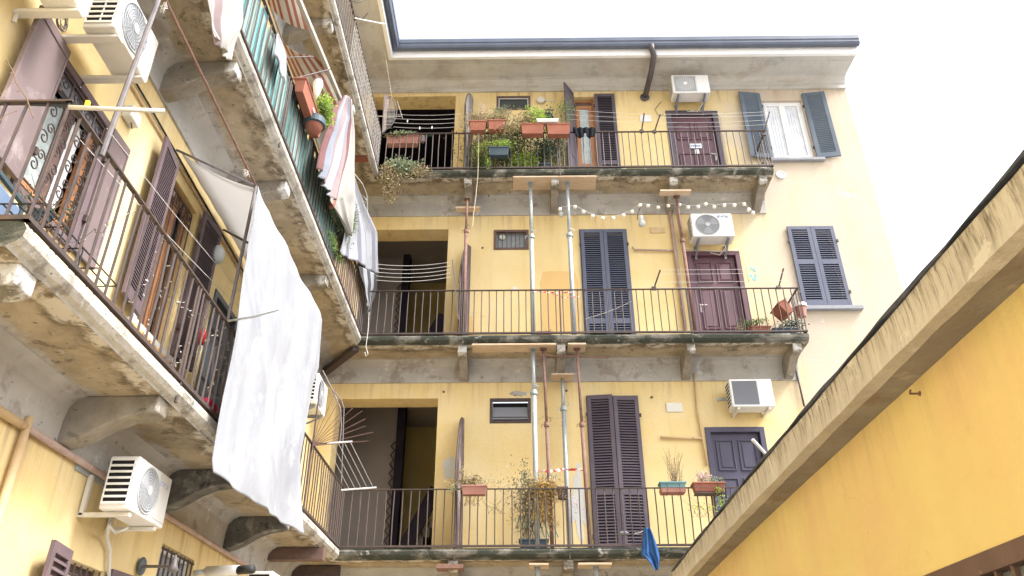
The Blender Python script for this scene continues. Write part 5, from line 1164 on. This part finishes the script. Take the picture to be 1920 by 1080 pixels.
# fairy lights on the near railing
mb = MB(); bb = MB(); r_ = random.Random(12); t = thing('fairy_lights', 'unlit string of tiny lights wound through the nearest railing', 'fairy lights', (xb, 5.8, 4.2))
for (y0_, z0_, y1_, z1_) in ((4.0, 4.2, 4.6, 4.9), (4.9, 4.3, 5.1, 4.95), (5.15, 4.15, 5.35, 4.93), (5.3, 4.6, 6.0, 4.75), (6.0, 4.4, 6.5, 4.9), (6.5, 4.3, 6.8, 4.95), (5.7, 4.12, 5.9, 4.6), (6.9, 4.3, 7.3, 4.6)):
    pts = [Vector((xb-.02+r_.uniform(-.03, .03), y0_+(y1_-y0_)*k/14+r_.uniform(-.03, .03), z0_+(z1_-z0_)*k/14+r_.uniform(-.03, .03))) for k in range(15)]
    mb.tube(pts, .0022, 4)
    for p in pts: bb.tube([p, p+Vector((r_.uniform(-.02, .02), r_.uniform(-.03, .03), r_.uniform(-.02, .02)))], .0032, 4)
mb.build('wire', 'cable_black', t); o = bb.build('bulbs', 'cable_white', t); o['kind'] = 'stuff'
# blue folded chair with iron stand, red object, laundry
t = thing('deck_chair', 'folded blue fabric deck chair leaning on the near window', 'deck chair', (-3.35, 4.0, 4.11))
F_ = Matrix.Translation((-3.40, 3.66, 4.13)) @ Matrix.Rotation(R(-6), 4, 'X')
MB(F_).box(.0, .05, .02, .60, .02, .66).build('seat_cloth', 'blue_fabric', t, bevel=.02)
mb = MB(F_)
for yy in (.0, .62): mb.beam((.03, yy, 0), (.03, yy, .74), .03, .03)
mb.beam((.03, 0, .72), (.03, .62, .72), .03, .03); mb.beam((.05, 0, .1), (.05, .62, .1), .03, .03); mb.build('frame', 'pot_dark', t)
t = thing('wire_stand', 'low black wire plant stand at the end of the nearest gallery', 'plant stand', (-3.0, 4.4, 4.11)); mb = MB()
for yy in (3.85, 4.1, 4.35, 4.6, 4.85):
    mb.tube([(-3.2, yy, 4.12), (-3.2, yy, 4.42), (-2.86, yy, 4.42), (-2.86, yy, 4.12)], .007, 5)
for xx in (-3.2, -3.11, -3.02, -2.94, -2.86): mb.tube([(xx, 3.85, 4.42), (xx, 4.85, 4.42)], .006, 5)
for k in range(5): scroll(MB(), 0, 0, .1, 0)
mb.build('rack', 'cable_black', t); mb = MB()
for k in range(34): mb.box(-3.2+.01*rnd.random(), -2.86, 3.86+k*.029, 3.868+k*.029, 4.14, 4.145)
mb.build('shelf', 'cable_black', t)
plant('dark leafless pot plant on the wire stand', 'plant pot', (-3.1, -2.95, 4.0, 4.15, 4.43, 4.50), [((-3.0, 4.1, 4.54), (.10, .15, .05), 70, .035, 0)], ['leaf_dark'], [((-3.0, 4.1, 4.6), (.15, .25, .2), 22, .004)], potmat='pot_dark', pottype='round', name='flower_pot')
t = thing('bulkhead_lamp', 'grey oval wall lamp right of the slatted mauve shutter', 'wall lamp', (XL, 7.75, 6.35)); q = S(406, 478, x=XL+.09)
MB(Matrix.Translation(q)).sphere((0, 0, 0), .11, 18, 12, sc=(.8, .85, 1.15)).build('shade', 'lamp_grey', t, smooth=True)
MB().box(XL, XL+.04, q.y-.03, q.y+.03, q.z-.03, q.z+.03).build('mount', 'lamp_grey', t)
t = thing('flood_lamp', 'small white box lamp on the wall behind the wooden stick', 'wall lamp', (XL, 5.6, 6.3)); q = S(245, 215, x=XL+.05)
MB().box(XL, XL+.09, q.y-.06, q.y+.12, q.z-.06, q.z+.07).build('housing', 'white_plastic', t, bevel=.01); MB().tube([q+Vector((0, .04, -.06)), q+Vector((.02, .05, -.12))], .006, 6).build('stem', 'iron', t)
p = S(379, 631, x=-3.40); mb = MB(Matrix.Translation(p)); mb.lathe([(.03, -.10), (.045, -.05), (.04, .05), (.018, .07), (.018, .10)], (0, 0, 0), 12); single(mb, 'red_lantern', 'red_plastic', 'small red bottle-shaped thing hanging by the grey door', 'ornament', smooth=True)
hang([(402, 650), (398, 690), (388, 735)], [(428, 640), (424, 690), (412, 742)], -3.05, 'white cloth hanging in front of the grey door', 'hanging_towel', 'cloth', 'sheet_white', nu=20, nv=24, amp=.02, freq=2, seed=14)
p = S(392, 768, x=-2.86); single(MB(Matrix.Translation(p)).box(-.05, .05, -.14, .18, -.03, .07), 'plastic_basin', 'magenta_plastic', 'magenta basin on the slab left of the hanging sheet', 'basin', bevel=.02)
for k, (a, b) in enumerate((((200, 240), (463, 560)), ((150, 262), (458, 585)))):
    single(MB().tube(sag(S(a[0], a[1], x=-2.98), S(b[0], b[1], x=-2.98), 12, .03), .0025, 4), 'washing_line', 'wire_steel', ('upper' if k == 0 else 'lower')+' of the two thin lines strung along the nearest gallery', 'washing line')

# under the nearest gallery: lantern arm, tube camera
t = thing('wall_lantern', 'dark iron lantern arm at the bottom left edge', 'wall lantern', S(262, 1062, x=XL))
a = S(262, 1062, x=XL+.02); mb = MB(); mb.tube([a, S(330, 1062, x=XL+.5)], .014, 8); mb.build('arm', 'iron_grey', t)
MB(Matrix.Translation(a)).sphere((0.02, 0, 0), .06, 14, 10, sc=(.6, 1, 1.4)).build('rose', 'door_grey', t, smooth=True)
q = S(326, 1060, x=XL+.48); MB(Matrix.Translation(q)).lathe([(.012, -.06), (.05, -.04), (.03, 0), (.02, .05), (.008, .09)], (0, 0, 0), 12).build('finial', 'iron_grey', t, smooth=True)
t = thing('security_camera', 'white tube camera with a black lens at the bottom edge', 'camera', S(390, 1078, x=XL))
a = S(388, 1071, x=XL+.14); b = S(448, 1069, x=XL+.55); c = S(474, 1067, x=XL+.72)
MB().tube([a, b], .052, 16).build('housing', 'white_plastic', t, smooth=True); MB().tube([b, c], .046, 16).build('hood', 'cable_black', t, smooth=True)
MB().tube([a, Vector((XL, a.y, a.z-.02))], .03, 10).build('mount', 'lamp_grey', t, smooth=True)
mb = MB(); mb.tube([S(205, 985, x=-3.3), S(200, 1005, x=-3.45), S(206, 1030, x=-3.48), S(203, 1100, x=-3.48)], .016, 8)
mb.tube([S(205, 985, x=-3.3), S(216, 1000, x=-3.3), S(240, 990, x=-3.2)], .010, 6)
single(mb, 'hose', 'cable_white', 'grey insulated hose running down below the low air conditioner', 'hose', smooth=True)
mb = MB(); c = S(118, 42, x=-3.42)
for k in range(9): mb.ring(c+Vector((rnd.uniform(-.02, .02), rnd.uniform(-.01, .01), rnd.uniform(-.02, .02))), rnd.uniform(.05, .085), .0035, n=20, m=4, sx=.8)
for i, p in enumerate(mb.v): q = p-c; mb.v[i] = c+Vector((q.y+.0, q.x, q.z))
single(mb, 'coiled_cable', 'iron_grey', 'coil of cable on the wall between the two top left air conditioners', 'cable')

# ---------------------------------------------------------------- rear wing small things
y = 12.2
t = thing('globe_lights', 'unlit string of small white globes below the top gallery', 'string lights', (2.6, 12.3, 10.2))
GL = [(1050, 392), (1078, 388), (1094, 397), (1111, 405), (1130, 409), (1150, 409), (1169, 404), (1185, 397), (1200, 385), (1215, 386), (1234, 389), (1253, 386), (1274, 384), (1290, 389), (1309, 388), (1323, 383), (1339, 388), (1358, 385), (1377, 385), (1395, 383), (1404, 393), (1412, 399)]
pts = [S(u, v, y=12.34) for u, v in GL]
MB().tube([p+Vector((0, 0, .04)) for p in pts], .003, 4).build('cord', 'cable_white', t)
for p in pts: MB().sphere(p, .037, 12, 8).build('bulb', 'globe', t, smooth=True)
t = thing('hanging_bulb', 'larger clear bulb hanging from a bent hook above the blue shutters', 'light bulb', S(1202, 425, y=12.6)); F_ = Matrix.Translation(S(1203, 415, y=12.6))
MB(F_).lathe([(.02, -.13), (.065, -.10), (.07, -.05), (.045, .03), (.04, .06)], (0, 0, 0), 16).build('glass', 'lamp_grey', t, smooth=True); MB(F_).lathe([(.042, .05), (.045, .10), (.03, .13)], (0, 0, 0), 14).build('cap', 'white_plastic', t)
MB().tube([S(1201, 388, y=12.6), S(1196, 400, y=12.6), S(1195, 412, y=12.6)], .008, 6).build('hook', 'iron', t)
mb = MB(); q = S(1052, 402, y=12.5); single(MB(Matrix.Translation(q)).lathe([(.02, -.06), (.045, -.03), (.05, .02), (.02, .06)], (0, 0, 0), 12), 'lamp_holder', 'lamp_grey', 'small grey lamp holder left of the right-hand pale prop', 'lamp', smooth=True)
t = thing('wall_lamp', 'round cream disc lamp next to the small top window', 'wall lamp', (.55, YB, 13.78)); mb = MB(FB); q = S(1014, 190, y=13); mb.sphere((q.x, -.04, q.z), .10, 20, 12, sc=(1, .5, .92)); mb.build('shade', 'cream_plastic', t, smooth=True)
MB(FB).tube([(q.x+.09, -.012, q.z), (q.x+.32, -.012, q.z-.01)], .008, 6).build('conduit', 'white_plastic', t)

def line_arm(u0, v0, u1, v1, yy, label, mat='iron', ex=0):
    a, b = S(u0, v0, y=yy), S(u1, v1, y=yy-.0)
    b = S(u1, v1, y=yy-.18-ex)
    mb = MB(); mb.beam(a, b, .022, .016); mb.box(a.x-.04, a.x+.04, a.y-.02, a.y+.02, a.z-.03, a.z+.03)
    single(mb, 'clothes_line_arm', mat, label, 'clothes line arm', 'arms for washing lines on the rail'); return b
g_ = lambda: None
b1 = line_arm(1203, 246, 1208, 212, 12.16, 'upright dark arm on the top rail, left of the plum door')
b2 = line_arm(1227, 247, 1238, 214, 12.16, 'leaning dark arm on the top rail at the plum door frame')
b3 = line_arm(1432, 252, 1443, 209, 12.16, 'dark arm at the right corner of the top rail')
b4 = line_arm(1226, 541, 1238, 506, 12.16, 'leaning arm on the middle rail, left of the copper pipes')
b5 = line_arm(1460, 539, 1469, 503, 12.16, 'leaning arm on the middle rail near the blue window')
for i, (dz, dy) in enumerate(((0, 0), (-.10, -.02), (-.24, .02), (-.33, .06))):
    single(MB().tube(sag(b4+Vector((0, dy, dz)), b5+Vector((0, dy, dz)), 10, .01), .003, 4), 'washing_line', 'wire_steel', '%s washing line in front of the wine door' % ('topmost', 'second', 'third', 'lowest')[i], 'washing line', 'washing lines of the middle gallery')
for i, (dz, dy) in enumerate(((0, 0), (-.10, -.02), (-.20, .02), (-.28, .06))):
    single(MB().tube(sag(b2+Vector((0, dy, dz)), b3+Vector((0, dy, dz)), 10, .03), .003, 4), 'washing_line', 'wire_steel', '%s washing line in front of the plum door' % ('topmost', 'second', 'third', 'lowest')[i], 'washing line', 'washing lines of the top gallery')
for i in range(4):
    single(MB().tube(sag(S(738, 214+i*8, y=12.1), S(868, 213+i*8, y=12.2), 10, .04), .003, 4), 'washing_line', 'wire_steel', '%s washing line across the dark top stair hall' % ('topmost', 'second', 'third', 'lowest')[i], 'washing line', 'washing lines by the top stair hall')
for i in range(3):
    single(MB().tube(sag(S(1062, 205+i*9, y=12.1), S(1205, 213+i*8, y=12.15), 10, .02), .0025, 4), 'washing_line', 'wire_steel', '%s washing line past the slatted plum shutter' % ('topmost', 'middle', 'lowest')[i], 'washing line', 'washing lines by the slatted plum shutter')
for i in range(5):
    single(MB().tube(sag(S(705, 495+i*7.5, y=12.1), S(846, 491+i*7, y=12.16), 12, .06), .004, 4), 'washing_line', 'cable_white', '%s pale washing line across the middle stair hall' % ('topmost', 'second', 'third', 'fourth', 'lowest')[i], 'washing line', 'washing lines by the middle stair hall')
for u, v, l in ((764, 227, 'left one'), (787, 240, 'middle one'), (810, 239, 'right one')):
    p = S(u, v, y=12.13); single(MB().box(p.x-.01, p.x+.01, p.y-.008, p.y+.008, p.z-.035, p.z+.03), 'clothes_peg', 'white_plastic', 'white clothes peg on the lines of the top stair hall, '+l, 'clothes peg', bevel=.003)
# shorts
mb = MB(); c0 = S(1096, 238, y=12.13)
def shorts(s, t):
    x = -.23+.46*s; leg = 0 if abs(s-.5) < .05 else 1
    zz = -.03-.30*t*(.62+.38*(1-abs(abs(s-.5)-.25)*2)) if leg else -.03-.16*t
    return (c0.x+x*(1-.18*t), 12.15-.015*math.sin(s*25)-.03*t, c0.z+zz+.03)
mb.grid(shorts, 24, 8); 
mb.grid(lambda s, t: (c0.x-.23+.46*s, 12.17+.03*t, c0.z-.10*t+.0), 24, 2)
single(mb, 'black_shorts', 'cloth_navy', 'black shorts drying over the top rail', 'shorts', smooth=True, solid=.012)
# blue cloth
hang([(1207, 990), (1205, 1015), (1202, 1040), (1216, 1052), (1228, 1068)], [(1219, 990), (1228, 1012), (1234, 1030), (1238, 1048), (1235, 1069)], None, 'crumpled blue cloth hanging from the lowest gallery edge', 'blue_cloth', 'cloth', 'cloth_blue', nu=44, nv=36, amp=.03, freq=1.7, nrm=(0, -1, 0), y=12.10, seed=20, edge=.012)
single(MB().tube(sag(S(1190, 1000, y=12.2), S(1215, 990, y=12.15), 4, .02), .006, 5), 'cloth_cord', 'cable_white', 'short white cord holding the blue cloth', 'cord')
single(MB().tube([S(u, v, y=12.1) for u, v in ((898, 240), (897, 290), (896, 330), (892, 370), (888, 400), (886, 425))], .007, 5), 'hanging_rope', 'rope', 'pale rope hanging from the top gallery over the grey band', 'rope')
single(MB().tube([S(u, v, y=12.1) for u, v in ((692, 585), (690, 620), (686, 650), (690, 664), (686, 668), (684, 660))], .006, 5), 'hanging_rope', 'cable_white', 'thin white cord dangling below the middle gallery at the corner', 'cord')
single(MB().tube(sag(S(1096, 598, y=12.25), S(1184, 565, y=12.25), 8, .03), .004, 4), 'loose_cord', 'cable_white', 'white cord slanting across the blue shutters', 'cord')
single(MB().tube([S(u, v, y=12.02) for u, v in ((703, -10), (716, 60), (722, 100), (735, 185))], .004, 4), 'slack_line', 'cable_white', 'thin white line falling from the roof edge to the corner grille', 'cord')

# iron fan barriers in the inner corner
def fan(c, n, a0, a1, r_, label, rr=.005):
    mb = MB(); c = Vector(c)
    for k in range(n):
        a = R(a0+(a1-a0)*k/(n-1)); d = Vector((math.cos(a), rnd.uniform(-.05, .05), math.sin(a)))
        mb.tube([c+d*.02, c+d*r_*rnd.uniform(.9, 1.05)], rr, 5, r2=rr*.7)
    return mb
c = S(586, 836, x=-2.70)
t = thing('spiked_fan', 'iron fan of radiating spikes at the inner corner of the lowest gallery', 'spike barrier', c)
fan(c, 10, 4, 82, .78, '').build('spikes', 'rust', t)
MB().tube([c+Vector((0, 0, -.05)), c+Vector((0, 0, .9))], .012, 6).build('upright', 'iron', t)
mb = MB(); mb.tube([S(u, v, y=c.y+.5) for u, v in ((605, 695), (625, 735), (638, 765), (640, 800), (637, 830))], .010, 6); mb.tube([S(u, v, y=c.y+.5) for u, v in ((615, 720), (640, 750), (645, 765), (643, 820), (640, 905))], .008, 6); mb.build('curved_bar', 'iron_grey', t)
t = thing('drying_rack', 'fold-out drying rack with two white bars at the inner corner', 'drying rack', (-2.5, 11.3, 5.0))
p0, p1 = S(587, 833, x=-2.70), S(661, 828, y=10.05); q0, q1 = S(640, 919, x=-2.70), S(706, 914, y=11.95)
MB().tube([p0.lerp(p1, .35), p1], .013, 8).build('white_bar', 'white_plastic', t); MB().tube([p0, p0.lerp(p1, .35)], .010, 6).build('arm', 'iron', t); MB().tube([q0, q1], .013, 8).build('white_bar', 'white_plastic', t)
mb = MB()
for k in range(5): s = .15+.2*k; mb.tube([p0.lerp(p1, .2+.78*s), q0.lerp(q1, .1+.85*s)], .003, 4)
mb.build('lines', 'wire_steel', t)
# top corner: board, semicircular lattice
c = S(742, 262, y=12.15); t = thing('corner_grille', 'half-round lattice grille with a pink board at the top inner corner', 'grille', c)
mb = MB(); a = [S(u, v, y=12.15) for u, v in ((722, 182), (735, 178), (742, 200), (741, 228), (728, 262), (716, 245))]
T_ = Matrix()
pts = [S(u, v, y=12.2) for u, v in ((716, 250), (720, 175), (729, 180), (722, 246))]
q = [p+Vector((0, .02, 0)) for p in pts]; mb.hexa([pts[0], pts[3], q[0], q[3], pts[1], pts[2], q[1], q[2]]); mb.build('board', 'cloth_rose', t)
arc = [S(u, v, y=12.1) for u, v in ((724, 186), (733, 180), (741, 192), (744, 208), (742, 222), (733, 236), (718, 248))]
mb = MB(); mb.tube(arc, .010, 6); mb.tube([S(722, 183, y=12.1), S(718, 248, y=12.1)], .010, 6); mb.build('hoop', 'iron_grey', t)
mb = MB()
for k in range(9):
    u = 722+k*2.4; mb.tube([S(u, 183+.25*k*k*.3, y=12.1), S(u-2, 246-k*2.6, y=12.1)], .0025, 4)
    v = 188+k*6.5; mb.tube([S(721, v, y=12.1), S(741-abs(k-3)*1.2, v, y=12.1)], .0025, 4)
mb.build('lattice', 'wire_steel', t); MB().tube([S(709, 218, y=12.1), S(752, 218, y=12.0)], .010, 6).build('bar', 'galvanised', t)
MB().tube([S(745, 190, y=12.1), S(755, 222, y=12.05)], .004, 5).build('wire', 'wire_steel', t)
t = thing('line_bracket', 'thin white bracket poking out of the top left rail against the sky', 'bracket', S(665, 35, x=-2.7)); MB().tube([S(665, 34, x=-2.70), S(721, 45, x=-2.35)], .010, 6).build('arm', 'white_plastic', t)
mb = MB(); mb.tube([S(660, 3, x=-2.68), S(675, 5, x=-2.6), S(690, -3, x=-2.55)], .006, 5); mb.tube([S(664, 28, x=-2.68), S(680, 36, x=-2.6), S(690, 24, x=-2.5)], .006, 5); mb.build('hook', 'cable_black', t)
# fine mesh on the top rail of the left wing
mb = MB()
for k in range(30):
    y_ = 9.3+k*.096; mb.tube([(xb+.012, y_, 11.33), (xb+.012, y_, 12.17)], .003, 4)
for k in range(8): mb.tube([(xb+.014, 9.3, 11.36+k*.105), (xb+.014, 12.15, 11.36+k*.105)], .0025, 4)
single(mb, 'wire_mesh', 'wire_steel', 'fine wire mesh tied to the top rail of the left wing', 'wire mesh')
# white bundle on lowest gallery floor at shutters
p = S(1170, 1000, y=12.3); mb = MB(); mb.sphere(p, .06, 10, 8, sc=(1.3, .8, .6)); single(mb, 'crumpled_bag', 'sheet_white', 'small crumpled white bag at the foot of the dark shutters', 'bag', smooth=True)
